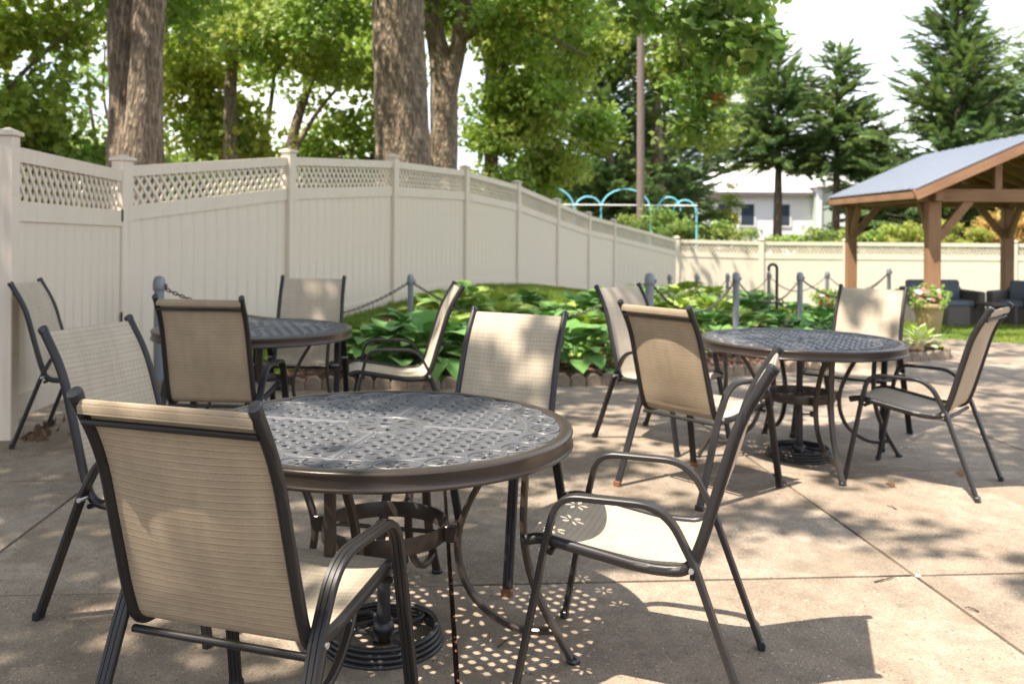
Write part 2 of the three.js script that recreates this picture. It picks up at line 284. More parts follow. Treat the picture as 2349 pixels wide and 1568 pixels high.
// ---------------------------------------------------------------- patio of cast slabs
const bedEdge = [[-3.05, -7.4], [-2.09, -7.48], [-1.73, -7.6], [-0.49, -7.74], [0.45, -7.95], [0.88, -8.02], [1.92, -8.5], [3.23, -9.22], [4.87, -10.15], [5.1, -10.6], [5.0, -11.4]];
{
  const patio = new THREE.Group(); patio.name = 'patio'; scene.add(patio); tag(patio, 'weathered concrete slab patio under the tables and chairs', 'patio', null, 'structure');
  const a = 0.092, ux = Math.cos(a), uz = -Math.sin(a), vx = Math.sin(a), vz = Math.cos(a), O = [1.62, -3.63], SX = 1.85, SZ = 1.54, gap = 0.0085, T = 0.1;
  const slabMats = [[1.05, 1.05, 1.05], [1.0, 0.985, 0.965], [1.1, 1.09, 1.07]].map((c) => { const m = M.concrete.clone(); m.color.setRGB(...c); return m; });
  const R = mulberry(5);
  const farZ = (x) => { let z = bedEdge[0][1]; for (let i = 0; i < 8; i++) if (x >= bedEdge[i][0]) z = lerp(bedEdge[i][1], bedEdge[i + 1][1], clamp((x - bedEdge[i][0]) / (bedEdge[i + 1][0] - bedEdge[i][0]))); if (x > 4.87) z = x > 5.2 ? -12.9 + 0.75 * clamp(x - 5.9, 0, 1.4) : -10.4; return z - 0.04; };
  for (let i = -4; i < 5; i++) for (let j = -7; j < 4; j++) {
    const N = 4, top = [];
    const u0 = i * SX + gap, u1 = (i + 1) * SX - gap, v0 = j * SZ + gap, v1 = (j + 1) * SZ - gap;
    const cx = O[0] + ux * (u0 + u1) / 2 + vx * (v0 + v1) / 2, cz = O[1] + uz * (u0 + u1) / 2 + vz * (v0 + v1) / 2;
    if (cx < -4.6 || cx > 9 || cz > 2.4) continue;
    const P = [], U = [], I = [], dy = (R() - 0.5) * 0.006, ou = R() * 2, ov = R() * 2; let any = false;
    const nn = 10;
    for (let q = 0; q <= nn; q++) for (let p = 0; p <= nn; p++) {
      const u = lerp(u0, u1, p / nn); let v = lerp(v0, v1, q / nn);
      let x = O[0] + ux * u + vx * v, z = O[1] + uz * u + vz * v; const fz = farZ(x); if (z < fz) z = fz; else any = true;
      P.push(x, (z < -9.5 ? ground(x, z) : patioY(x, z)) + dy, z); U.push((u + ou) / 2, (v + ov) / 2);
    }
    if (!any) continue;
    const w = nn + 1, I2 = []; for (let q = 0; q < nn; q++) for (let p = 0; p < nn; p++) { const A = q * w + p; I.push(A, A + w, A + 1, A + 1, A + w, A + w + 1); }
    // skirt down the four sides
    const loop = []; for (let p = 0; p <= nn; p++) loop.push(p); for (let q = 1; q <= nn; q++) loop.push(q * w + nn); for (let p = nn - 1; p >= 0; p--) loop.push(nn * w + p); for (let q = nn - 1; q > 0; q--) loop.push(q * w);
    const base = P.length / 3; loop.forEach((k) => { P.push(P[k * 3], P[k * 3 + 1], P[k * 3 + 2], P[k * 3], P[k * 3 + 1] - T, P[k * 3 + 2]); U.push(U[k * 2], U[k * 2 + 1], U[k * 2] + 0.05, U[k * 2 + 1] + 0.05); });
    for (let k = 0; k < loop.length; k++) { const A = base + k * 2, B = base + ((k + 1) % loop.length) * 2; I.push(A, B, A + 1, B, B + 1, A + 1); }
    const g = new THREE.BufferGeometry(); g.setAttribute('position', new THREE.Float32BufferAttribute(P, 3)); g.setAttribute('uv', new THREE.Float32BufferAttribute(U, 2)); g.setIndex(I); g.computeVertexNormals();
    if (g.attributes.normal.getY(5 * w + 5) < 0) { g.index.array.reverse(); g.computeVertexNormals(); }
    mesh('concrete_slab', g, slabMats[Math.floor(R() * 3)], patio);
  }
}
// joint filler between the slabs
tag(mesh('joint_bed', sheet([[-4.6, 2.4], [9, 2.4], [9, -10.3], [-3.2, -7.3]], 20, 20, -0.018, 2), M.mulch, scene), 'dirt and moss filling the joints between patio slabs', 'joint dirt', null, 'structure');

// ---------------------------------------------------------------- planting bed, turf and edging
function polySheet(outline, off, uvs, step = 0.4) {               // ground-following sheet inside an outline
  const s = new THREE.Shape(outline.map((p) => new THREE.Vector2(p[0], -p[1])));
  const inside = (x, z) => { let c = false; for (let i = 0, j = outline.length - 1; i < outline.length; j = i++) { const [xi, zi] = outline[i], [xj, zj] = outline[j]; if ((zi > z) !== (zj > z) && x < (xj - xi) * (z - zi) / (zj - zi) + xi) c = !c; } return c; };
  let x0 = 1e9, x1 = -1e9, z0 = 1e9, z1 = -1e9; for (const [x, z] of outline) { x0 = Math.min(x0, x); x1 = Math.max(x1, x); z0 = Math.min(z0, z); z1 = Math.max(z1, z); }
  const nx = Math.ceil((x1 - x0) / step), nz = Math.ceil((z1 - z0) / step), P = [], U = [], I = [], id = {};
  const put = (x, z) => { P.push(x, ground(x, z) + off, z); U.push(x * uvs, z * uvs); return P.length / 3 - 1; };
  // whole cells as quads, edge cells by small sub-cells
  const cell = (cx, cz, h, depth) => {
    const c = [inside(cx, cz), inside(cx + h, cz), inside(cx + h, cz + h), inside(cx, cz + h)], n = c.filter(Boolean).length;
    if (n === 4 || (depth === 0 && n >= 2)) { const a = put(cx, cz), b = put(cx + h, cz), d = put(cx + h, cz + h), e = put(cx, cz + h); I.push(a, e, b, b, e, d); }
    else if (depth > 0 && (n || inside(cx + h / 2, cz + h / 2))) for (const [p, q] of [[0, 0], [h / 2, 0], [0, h / 2], [h / 2, h / 2]]) cell(cx + p, cz + q, h / 2, depth - 1);
  };
  for (let j = 0; j < nz; j++) for (let i = 0; i < nx; i++) cell(x0 + i * step, z0 + j * step, step, 3);
  let g = new THREE.BufferGeometry(); g.setAttribute('position', new THREE.Float32BufferAttribute(P, 3)); g.setAttribute('uv', new THREE.Float32BufferAttribute(U, 2)); g.setIndex(I);
  g = mergeVertices(g, 1e-4); g.computeVertexNormals(); return { g, inside, x0, x1, z0, z1 };
}
const fenceAt = (k, d = 0.1) => [F0.x + FD.x * k + d * 0.936, F0.z + FD.z * k + d * 0.35];
const bedOutline = [...bedEdge.slice(1), [5.2, -13], [5.6, -16], [4.2, -18.6], [2.4, -16], [1.2, -13.8], [-0.5, -12.6], [-1.5, -11.4], [-1.7, -9.6], [-2.0, -8.4]];
const bed = polySheet(bedOutline, 0.0, 1.6);
tag(mesh('mulch_bed', bed.g, M.mulch, scene), 'brown mulch planting bed behind the scalloped stone edging', 'planting bed', null, 'structure');
const moundOutline = [[-2.9, -7.45], [-2.09, -7.52], [-2.0, -8.4], [-1.7, -9.6], [-1.5, -11.4], [-0.5, -12.6], [1.2, -13.8], [2.4, -16], [4.2, -18.6], [4.6, -25.0], fenceAt(7, 0.15), fenceAt(5, 0.12), fenceAt(3, 0.12), fenceAt(1, 0.12), fenceAt(0.1, 0.12)];
const mound = polySheet(moundOutline, -0.01, 1.2);
tag(mesh('lawn', mound.g, M.turf, scene), 'grassy mound between the side fence and the planting bed', 'lawn', null, 'structure');
const lawnOutline = [[5.35, -13.0], [5.95, -12.8], [7.3, -11.85], [16, -11.85], [17, -25], [4.6, -25], [4.2, -18.6], [5.6, -16]];
const lawn = polySheet(lawnOutline, -0.015, 1.2);
tag(mesh('lawn', lawn.g, M.turf, scene), 'sunlit lawn in front of and under the timber gazebo', 'lawn', null, 'structure');

function instanced(name, geo, mat, mats, parent, colors) {
  const m = new THREE.InstancedMesh(geo, mat, mats.length); m.name = parent === scene ? numbered(name) : name; m.castShadow = m.receiveShadow = true;
  mats.forEach((q, i) => m.setMatrixAt(i, q)); if (colors) colors.forEach((c, i) => m.setColorAt(i, c)); parent.add(m); stuff(m); return m;
}
const mat4 = (p, e, s) => new THREE.Matrix4().compose(p, new THREE.Quaternion().setFromEuler(e), s.isVector3 ? s : V(s, s, s));
function bladeTuft(seed, n, h, w, spread) {
  const R = mulberry(seed), P = [], U = [];
  for (let k = 0; k < n; k++) { const a = R() * 6.283, r = R() * spread, x = Math.cos(a) * r, z = Math.sin(a) * r, b = R() * 6.283, hh = h * (0.5 + R() * 0.7), lx = Math.cos(b) * w, lz = Math.sin(b) * w, ox = (R() - 0.5) * hh * 0.9, oz = (R() - 0.5) * hh * 0.9; P.push(x - lx, 0, z - lz, x + lx, 0, z + lz, x + ox, hh, z + oz); U.push(0, 0, 1, 0, 0.5, 1); }
  const g = new THREE.BufferGeometry(); g.setAttribute('position', new THREE.Float32BufferAttribute(P, 3)); g.setAttribute('uv', new THREE.Float32BufferAttribute(U, 2)); g.computeVertexNormals(); return g;
}
function sow(area, n, seed, off) {
  const R = mulberry(seed), out = [], col = [];
  for (let k = 0; k < n * 6 && out.length < n; k++) {
    const x = lerp(area.x0, area.x1, R()), z = lerp(area.z0, area.z1, R()); if (!area.inside(x, z)) continue;
    out.push(mat4(V(x, ground(x, z) + off, z), new THREE.Euler(0, R() * 6.3, 0), 0.7 + R() * 0.6));
    const t = vnoise(x * 1.3, z * 1.3, 4), q = 0.75 + R() * 0.5; col.push(lin(q * lerp(0.85, 1.35, t), q, q * 0.9));
  }
  return [out, col];
}
{ const [m, c] = sow(mound, 9000, 3, -0.015); tag(instanced('grass', bladeTuft(1, 14, 0.055, 0.004, 0.07), L.grass, m, scene, c), 'short green grass growing on the mound by the fence', 'grass', null, 'stuff'); }
{ const [m, c] = sow(lawn, 16000, 8, -0.02); tag(instanced('grass', bladeTuft(2, 14, 0.05, 0.006, 0.1), L.grass, m, scene, c), 'short green grass growing on the gazebo lawn', 'grass', null, 'stuff'); }
{ // bark chips on the bed
  const R = mulberry(12), out = [], col = []; const g = box(0.05, 0.012, 0.02);
  while (out.length < 4200) { const x = lerp(-2.1, 5.2, R()), z = lerp(-7.4, -13, R()); if (!bed.inside(x, z)) continue; out.push(mat4(V(x, ground(x, z) + 0.008, z), new THREE.Euler((R() - 0.5) * 0.7, R() * 6.3, (R() - 0.5) * 0.7), V(0.5 + R(), 0.6 + R(), 0.5 + R()))); const q = 0.5 + R(); col.push(lin(0.20 * q, 0.115 * q, 0.075 * q)); }
  tag(instanced('mulch_chips', g, std({ color: 0xffffff, roughness: 1 }), out, scene, col), 'loose bark chips lying on the planting bed', 'mulch', null, 'stuff');
}
{ // scalloped stone edging along the bed
  const e = thing('stone_edging', 'row of rounded concrete edging stones along the planting bed', 'edging');
  const sh = new THREE.Shape(); sh.moveTo(-0.066, -0.07); sh.lineTo(0.066, -0.07); sh.lineTo(0.066, 0.045); sh.absarc(0, 0.045, 0.066, 0, Math.PI, false); sh.lineTo(-0.066, -0.07);
  const geos = [0, 1, 2].map((k) => { const g = new THREE.ExtrudeGeometry(sh, { depth: 0.05, bevelEnabled: true, bevelThickness: 0.008, bevelSize: 0.008, bevelOffset: -0.006, bevelSegments: 2, curveSegments: 6 }); g.translate(0, 0, -0.025); const u = g.attributes.uv; for (let i = 0; i < u.count; i++) u.setXY(i, u.getX(i) * 0.7 + k * 0.31, u.getY(i) * 0.7 + k * 0.17); return g; });
  const R = mulberry(77); let carry = 0;
  for (let i = 0; i < bedEdge.length - 1; i++) {
    const [ax, az] = bedEdge[i], [bx, bz] = bedEdge[i + 1], len = Math.hypot(bx - ax, bz - az), t = Math.atan2(-(bz - az), bx - ax);
    let d = carry; for (; d < len; d += 0.142) { const x = lerp(ax, bx, d / len), z = lerp(az, bz, d / len); const m = mesh('edging_stone', geos[Math.floor(R() * 3)], M.edge, e); m.position.set(x, patioY(x, Math.max(z, -9.5)) + (R() - 0.5) * 0.014 - 0.005 + (z < -9.5 ? ground(x, z) - ground(x, -9.5) : 0), z); m.rotation.set((R() - 0.5) * 0.12, t + (R() - 0.5) * 0.12, (R() - 0.5) * 0.08); }
    carry = d - len;
  }
}

// ---------------------------------------------------------------- vinyl fences
function frame2(a, b) { const d = V(b[0] - a[0], 0, b[2] - a[2]), len = d.length(); d.normalize(); const n = V(-d.z, 0, d.x); return { len, pt: (u, v, w) => { const t = u / len; return [a[0] + d.x * u + n.x * w, lerp(a[1], b[1], t) + v, a[2] + d.z * u + n.z * w]; } }; }
function slab(f, u0, u1, v0, v1, w0, w1, skew) { const p = f.pt; return hexa([p(u0, v0, w0), p(u1, v0, w0), p(u1, v0, w1), p(u0, v0, w1), p(u0, v1, w0), p(u1, v1, w0), p(u1, v1, w1), p(u0, v1, w1)]); }
function lathStrip(f, p, q, wid, w0, w1) {                        // a diagonal strip between two (u,v) points
  const dx = q[0] - p[0], dy = q[1] - p[1], l = Math.hypot(dx, dy), nx = -dy / l * wid / 2, ny = dx / l * wid / 2, c = [[p[0] + nx, p[1] + ny], [p[0] - nx, p[1] - ny], [q[0] - nx, q[1] - ny], [q[0] + nx, q[1] + ny]];
  return hexa([...c.map((k) => f.pt(k[0], k[1], w0)), ...c.map((k) => f.pt(k[0], k[1], w1))]);
}
// a,b: [x, top of panel, z] at both ends; heights measured down from there
function panel(parent, a, b, fine, H = 1.72, name = 'fence_panel') {
  const g = new THREE.Group(); g.name = name; parent.add(g);
  const f = frame2(a, b), len = f.len;
  mesh('top_rail', slab(f, 0, len, -0.095, 0, -0.028, 0.028), M.vinyl, g);
  mesh('middle_rail', slab(f, 0, len, -0.475, -0.345, -0.028, 0.028), M.vinyl, g);
  mesh('bottom_rail', slab(f, 0, len, -H, -H + 0.15, -0.028, 0.028), M.vinyl, g);
  const nb = Math.max(4, Math.round(len / 0.165)), bw = len / nb;
  for (let k = 0; k < nb; k++) mesh('board', slab(f, k * bw + 0.0011, (k + 1) * bw - 0.0011, -H + 0.148, -0.473, -0.014, 0.014), M.vinyl, g);
  mesh('board_backing', slab(f, 0.01, len - 0.01, -H + 0.147, -0.474, -0.0122, 0.0122), M.vinyl, g);
  const v0 = -0.35, v1 = -0.09, h = (v1 - v0) * 0.78, strips = [[], []];
  for (let s = 0; s < 2; s++) for (let u = -h; u < len; u += 0.098) {
    let p = s ? [u, v1] : [u, v0], q = s ? [u + h, v0] : [u + h, v1];
    if (p[0] < 0) { const t = -p[0] / h; p = [0, lerp(p[1], q[1], t)]; } if (q[0] > len) { const t = (q[0] - len) / h; q = [len, lerp(q[1], p[1], t)]; }
    if (q[0] - p[0] < 0.03) continue;
    const geo = lathStrip(f, p, q, 0.03, s ? 0.001 : -0.009, s ? 0.009 : -0.001);
    if (fine) mesh('lattice_strip', geo, M.vinyl, g); else strips[s].push(geo);
  }
  if (!fine) stuff(mesh('lattice', merge([...strips[0], ...strips[1]]), M.vinyl, g));
  return g;
}
function fencePost(parent, x, top, z, bottom, turn, w = 0.127) {
  const p = mesh('fence_post', (() => { const g = bevelBox(w, top - bottom, w, 0.006); g.translate(0, -(top - bottom) / 2, 0); return g; })(), M.vinyl, parent); p.position.set(x, top, z); p.rotation.y = turn;
  const c = w / 2 + 0.018, cap = merge([bevelBox(2 * c, 0.028, 2 * c, 0.006), (() => { const g = new THREE.ConeGeometry(c * 1.34, 0.03, 4, 1); g.rotateY(Math.PI / 4); g.translate(0, 0.029, 0); return g; })()]);
  const cm = mesh('post_cap', cap, M.vinyl, p); cm.position.y = 0.012; return p;
}
const sideTop = [1.845, 2.10, 2.215, 2.225, 2.09, 1.83, 1.58, 1.42];   // top of the panels at each post
const backY = 0.955;
const sideTurn = Math.atan2(-FD.z, FD.x);
const sideFence = thing('vinyl_fence', 'long cream vinyl fence with lattice top rising and falling beside the grassy mound', 'fence');
for (let k = 0; k < 7; k++) {
  const i = 0.0635 / FS, A = [F0.x + FD.x * (k + i), lerp(sideTop[k], sideTop[k + 1], i), F0.z + FD.z * (k + i)], B = [F0.x + FD.x * (k + 1 - i), lerp(sideTop[k], sideTop[k + 1], 1 - i), F0.z + FD.z * (k + 1 - i)];
  panel(sideFence, A, B, k < 3, Math.max(sideTop[k] - fenceGround[k], sideTop[k + 1] - fenceGround[k + 1]) + 0.03);
}
for (let k = 0; k <= 7; k++) fencePost(sideFence, F0.x + FD.x * k, sideTop[k] + 0.045, F0.z + FD.z * k, sideTop[k] - 2.1, sideTurn);
const backFence = thing('vinyl_fence', 'cream vinyl fence with lattice top across the back behind the gazebo', 'fence');
{
  const P = [[F0.x + FD.x * 7, 1.42, F0.z + FD.z * 7], [4.6, 0.965, -25.3]]; for (let k = 1; k < 7; k++) P.push([4.6 + 2.35 * k, 0.925 - 0.002 * k, -25.3]);
  for (let k = 0; k < P.length - 1; k++) {
    const d = V(P[k + 1][0] - P[k][0], 0, P[k + 1][2] - P[k][2]), i = 0.0635 / d.length(), at = (t) => P[k].map((q, j) => lerp(q, P[k + 1][j], t));
    panel(backFence, at(i), at(1 - i), false, 1.8);
    if (k) fencePost(backFence, P[k][0], P[k][1] + 0.045, P[k][2], P[k][1] - 1.95, 0);
  }
  fencePost(backFence, P[7][0], P[7][1] + 0.045, P[7][2], P[7][1] - 1.95, 0);
}
// gate between the corner post and the near post, and the fence going on to the left
const G1 = [-3.185, -5.72], gd = V(F0.x - G1[0], 0, F0.z - G1[1]), gl = gd.length(); gd.normalize();
const gateTurn = Math.atan2(-gd.z, gd.x);
const nearFence = thing('vinyl_fence', 'short piece of cream fence with capped post at the left edge', 'fence');
fencePost(nearFence, G1[0] + 0.01, 1.905, G1[1], -0.1, 0.05, 0.1);
panel(nearFence, [G1[0] - 2.2, 1.86, G1[1] + 0.55], [G1[0] - 0.06, 1.86, G1[1] + 0.02], false, 1.78);
{
  const gate = thing('vinyl_gate', 'cream vinyl gate with lattice top standing between two capped fence posts', 'gate');
  const a = [G1[0] + gd.x * 0.072, 1.845, G1[1] + gd.z * 0.072], b = [G1[0] + gd.x * (gl - 0.085), 1.805, G1[1] + gd.z * (gl - 0.085)];
  panel(gate, a, b, true, 1.74, 'gate_leaf');
  for (const h of [0.55, 1.42]) { const m = mesh('hinge', merge([box(0.09, 0.10, 0.012, 0.03, 0, 0.03), (() => { const g = new THREE.CylinderGeometry(0.011, 0.011, 0.13, 10); g.translate(0.05, 0, 0.03); return g; })()]), M.iron, gate); m.position.set(b[0], h, b[2]); m.rotation.y = gateTurn; }
}

// ---------------------------------------------------------------- bollards and chains
function bollard(x, z, top, r, label, group) {
  const y = ground(x, z), h = top - y; const b = thing('bollard', label, 'bollard', [x, y, z], 0, group);
  mesh('shaft', lathe([[0, -0.08], [r, -0.08], [r, h - 0.12], [r * 0.98, h - 0.118]], 20), M.galv, b);
  mesh('collar', lathe([[r * 0.9, h - 0.122], [r * 1.22, h - 0.12], [r * 1.25, h - 0.1], [r * 1.22, h - 0.06], [r * 1.12, h - 0.03], [r * 0.75, h - 0.008], [0, h]], 20), M.galv, b);
  mesh('chain_eye', (() => { const g = new THREE.TorusGeometry(0.016, 0.005, 6, 12); g.rotateY(Math.PI / 2); g.translate(r + 0.018, h - 0.085, 0); return g; })(), M.chain, b);
  return V(x, top - 0.085, z);
}
const linkGeo = (() => { const pts = []; for (let k = 0; k < 16; k++) { const a = k / 16 * Math.PI * 2; pts.push(V(Math.cos(a) * 0.009 + 0, 0, Math.sin(a) * 0.009 + (Math.sin(a) > 0 ? 0.008 : -0.008))); } const c = new THREE.CatmullRomCurve3(pts, true); return new THREE.TubeGeometry(c, 14, 0.0042, 5, true); })();
function chain(a, b, sag, label) {
  const n = Math.max(8, Math.round(a.distanceTo(b) * 1.04 / 0.034)), geos = []; const at = (t) => V(lerp(a.x, b.x, t), lerp(a.y, b.y, t) - sag * 4 * t * (1 - t), lerp(a.z, b.z, t));
  for (let k = 0; k < n; k++) { const p = at((k + 0.5) / n), d = at((k + 0.6) / n).sub(at((k + 0.4) / n)).normalize(); const q = new THREE.Quaternion().setFromUnitVectors(V(0, 0, 1), d).multiply(new THREE.Quaternion().setFromAxisAngle(V(0, 0, 1), (k % 2) * Math.PI / 2 + 0.4)); const g = linkGeo.clone(); g.scale(1.25, 1.25, 1.25); g.applyMatrix4(new THREE.Matrix4().compose(p, q, V(1, 1, 1))); geos.push(g); }
  tag(mesh('chain', merge(geos), M.chain, scene), label, 'chain', 'chains strung between bollards');
}
{
  const g = 'grey bollards round the planting bed', g2 = 'thin bollards of the back row';
  const b1 = bollard(-2.88, -7.42, 0.93, 0.04, 'grey bollard by the corner of the side fence, leftmost of all', g);
  const b2 = bollard(-1.09, -9.8, 0.83, 0.031, 'grey bollard rising out of the hostas in front of the side fence', g);
  const b3 = bollard(1.37, -9.0, 0.90, 0.042, 'thick grey bollard just behind the chair at left of the right table', g);
  const b4 = bollard(2.77, -11.2, 0.80, 0.039, 'grey bollard behind the left part of the right table', g);
  const b5 = bollard(3.94, -12.4, 0.745, 0.039, 'grey bollard behind the right part of the right table', g);
  chain(b1, b2, 0.34, 'dark chain sagging between the leftmost bollard and the one among hostas');
  chain(b2, V(1.37 - 0.02, 0.8, -9.0), 0.4, 'dark chain from the bollard among hostas toward the thick middle bollard');
  chain(b3, b4, 0.36, 'dark chain from the thick middle bollard toward the right table');
  chain(b4, b5, 0.32, 'dark chain between the two bollards behind the right table');
  const names = ['leftmost thin bollard of the back row before the sunlit fence', 'second thin bollard from the left in the back row', 'third thin bollard from the left in the back row', 'fourth thin bollard of the back row beside pink flowers', 'fifth thin bollard of the back row beside a flower pot', 'dark bollard by the gazebo at the right end of the row'];
  const back = [[3.2, -18.4, 0.375], [3.75, -18.4, 0.385], [4.28, -18, 0.43], [4.96, -17.5, 0.49], [5.91, -17, 0.54], [6.4, -15.4, 0.68]].map((p, i) => bollard(p[0], p[1], p[2], 0.034, names[i], g2));
  const ch = ['left end of', 'second span of', 'third span of', 'fourth span of', 'right end of'];
  for (let k = 0; k < 5; k++) chain(back[k], back[k + 1], 0.3, `dark chain hanging at the ${ch[k]} the back row of bollards`);
  chain(b5, back[5], 0.34, 'dark chain from the bollard behind the right table to the gazebo bollard');
}
{ // shepherd hook standing in the hostas
  const x = 3.8, z = -13, y = ground(x, z), t = thing('shepherd_hook', 'thin black shepherd hook standing among the hostas behind the right table', 'garden hook', [x, y, z]);
  const h = 0.84 - y, pts = [V(0, -0.1, 0), V(0, h - 0.1, 0)]; for (let k = 0; k <= 10; k++) { const a = k / 10 * Math.PI * 1.2; pts.push(V(-0.06 + Math.cos(a) * 0.06, h - 0.08 + Math.sin(a) * 0.06, 0)); }
  mesh('stem', sweep(pts, ring(0.022, 0.022, 8), V(0, 0, 1)), M.iron, t);
}

// ---------------------------------------------------------------- sling chairs
const tilt = (o, x, z) => { const n = V(0.0069, 1, -0.007).normalize(); o.quaternion.premultiply(new THREE.Quaternion().setFromUnitVectors(V(0, 1, 0), n)); };
const bandProf = (() => { const t = [[0.019, 0.0055], [0.0165, 0.0088], [0.0082, 0.0088], [0.0068, 0.0062], [0.0054, 0.0088], [-0.0054, 0.0088], [-0.0068, 0.0062], [-0.0082, 0.0088], [-0.0165, 0.0088], [-0.019, 0.0055]]; return [...t.map(([a, b]) => [-a, -b]), ...t]; })();
const railPts = [[0.989, -0.372, 0], [0.845, -0.286, 0.12], [0.49, -0.185, 0.05], [0.405, -0.15, 0.11], [0.400, -0.03, 0.12], [0.452, 0.285, 0.06], [0.437, 0.338, 0]];   // [height, fore-aft, bend]
function chairParts(t) {
  const out = {};
  for (const s of [1, -1]) {
    const rail = fillet(railPts.map(([h, w, r]) => V(s * (h > 0.6 ? 0.226 : 0.232), h, w)).map((v, i) => [v.x, v.y, v.z, railPts[i][2]]), 8);
    const r = mesh('side_rail', sweep(rail, ring(0.0135, 0.0165, 14), V(1, 0, 0), 0.9), M.frame, t);
    const e = mesh('end_cap', (() => { const a = rail[0], d = rail[0].clone().sub(rail[1]).normalize(); return sweep([a.clone().addScaledVector(d, -0.012), a.clone().addScaledVector(d, 0.004), a.clone().addScaledVector(d, 0.009)], ring(0.0152, 0.0185, 14), V(1, 0, 0), 0.5, true, (q) => (q > 0.9 ? 0.78 : 1)); })(), M.cap, r);
    const X = s * 0.262;
    const arm = fillet([[s * 0.286, 0.006, 0.342, 0], [X + s * 0.008, 0.455, 0.258, 0.05], [X + s * 0.004, 0.592, 0.225, 0.1], [X, 0.592, -0.085, 0.14], [X, 0.435, -0.169, 0.03], [s * 0.27, 0.006, -0.329, 0]], 9);
    const a = mesh('arm_and_legs', sweep(arm, bandProf, V(1, 0, 0), 0.45), M.frame, t);
    for (const [fx, fz, dz] of [[s * 0.286, 0.342, 0.01], [s * 0.27, -0.329, -0.01]]) { const f = mesh('foot_cap', (() => { const g = bevelBox(0.042, 0.03, 0.024, 0.004); g.translate(0, 0.015, 0); return g; })(), M.cap, a); f.position.set(fx, 0, fz); }
    for (const [h, w] of [[0.427, -0.163], [0.436, 0.268]]) { const b = mesh('bolt', (() => { const g = new THREE.CylinderGeometry(0.0075, 0.0075, 0.05, 10); g.rotateZ(Math.PI / 2); return g; })(), M.steel, a); b.position.set(s * 0.262, h, w); }
  }
  // crossbars: behind the top hem, under the back of the seat, under its front
  mesh('crossbar', bar(V(-0.222, 0.925, -0.352), V(0.222, 0.925, -0.352), ring(0.008, 0.008, 10)), M.frame, t);
  mesh('crossbar', bar(V(-0.235, 0.392, -0.162), V(0.235, 0.392, -0.162), ring(0.0095, 0.0095, 10)), M.frame, t);
  mesh('crossbar', bar(V(-0.25, 0.418, 0.25), V(0.25, 0.418, 0.25), ring(0.0095, 0.0095, 10)), M.frame, t);
  // sling
  const line = fillet(railPts.map(([h, w, r]) => [0, h, w, r]), 10), dense = [];
  line[0].y -= 0.012; line[0].z += 0.006;
  for (let i = 0; i < line.length - 1; i++) { const n = Math.max(1, Math.round(line[i].distanceTo(line[i + 1]) / 0.03)); for (let k = 0; k < n; k++) dense.push(line[i].clone().lerp(line[i + 1], k / n)); } dense.push(line[line.length - 1]);
  const hem = [V(0, -0.032, -0.004), V(0, -0.014, -0.0075), V(0, -0.002, -0.006), V(0, 0.001, -0.001)].map((d) => dense[0].clone().add(d)); const path = [...hem, ...dense];
  const P = [], U = [], I = [], Q = [], UQ = [], IQ = [], nx = 12; let len = 0; const total = path.reduce((q, p, i) => q + (i ? p.distanceTo(path[i - 1]) : 0), 0);
  for (let i = 0; i < path.length; i++) {
    if (i) len += path[i].distanceTo(path[i - 1]);
    const tg = path[Math.min(i + 1, path.length - 1)].clone().sub(path[Math.max(0, i - 1)]).normalize(), nrm = V(0, -tg.z, tg.y).normalize();
    const f = len / total, sag = smooth(0.05, 0.22, f) * 0.024 * Math.sin(Math.PI * clamp(f * 1.9)) * (f < 0.52 ? 1 : 0) + 0.02 * Math.sin(Math.PI * clamp((f - 0.6) / 0.4)) * (f > 0.6 ? 1 : 0);
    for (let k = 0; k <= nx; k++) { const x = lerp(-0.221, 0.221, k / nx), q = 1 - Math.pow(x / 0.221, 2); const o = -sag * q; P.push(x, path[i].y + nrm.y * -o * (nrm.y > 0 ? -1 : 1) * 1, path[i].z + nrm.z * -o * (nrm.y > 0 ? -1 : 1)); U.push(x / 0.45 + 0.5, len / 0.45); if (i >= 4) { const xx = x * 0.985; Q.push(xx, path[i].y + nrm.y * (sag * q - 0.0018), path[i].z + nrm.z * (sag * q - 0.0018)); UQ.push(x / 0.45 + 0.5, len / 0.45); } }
  }
  for (let i = 0; i < path.length - 1; i++) for (let k = 0; k < nx; k++) { const a = i * (nx + 1) + k, b = a + 1, c = a + nx + 1, d = c + 1; I.push(a, b, c, b, d, c); }
  const g = new THREE.BufferGeometry(); g.setAttribute('position', new THREE.Float32BufferAttribute(P, 3)); g.setAttribute('uv', new THREE.Float32BufferAttribute(U, 2)); g.setIndex(I); g.computeVertexNormals();
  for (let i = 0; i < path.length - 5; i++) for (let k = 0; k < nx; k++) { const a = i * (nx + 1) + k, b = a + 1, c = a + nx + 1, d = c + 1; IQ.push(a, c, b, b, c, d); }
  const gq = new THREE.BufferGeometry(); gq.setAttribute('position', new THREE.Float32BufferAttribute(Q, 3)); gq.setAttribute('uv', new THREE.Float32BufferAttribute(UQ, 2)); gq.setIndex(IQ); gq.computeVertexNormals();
  const sl = mesh('sling', g, M.fabric, t); mesh('sling_face', gq, M.fabricFace, sl);
}
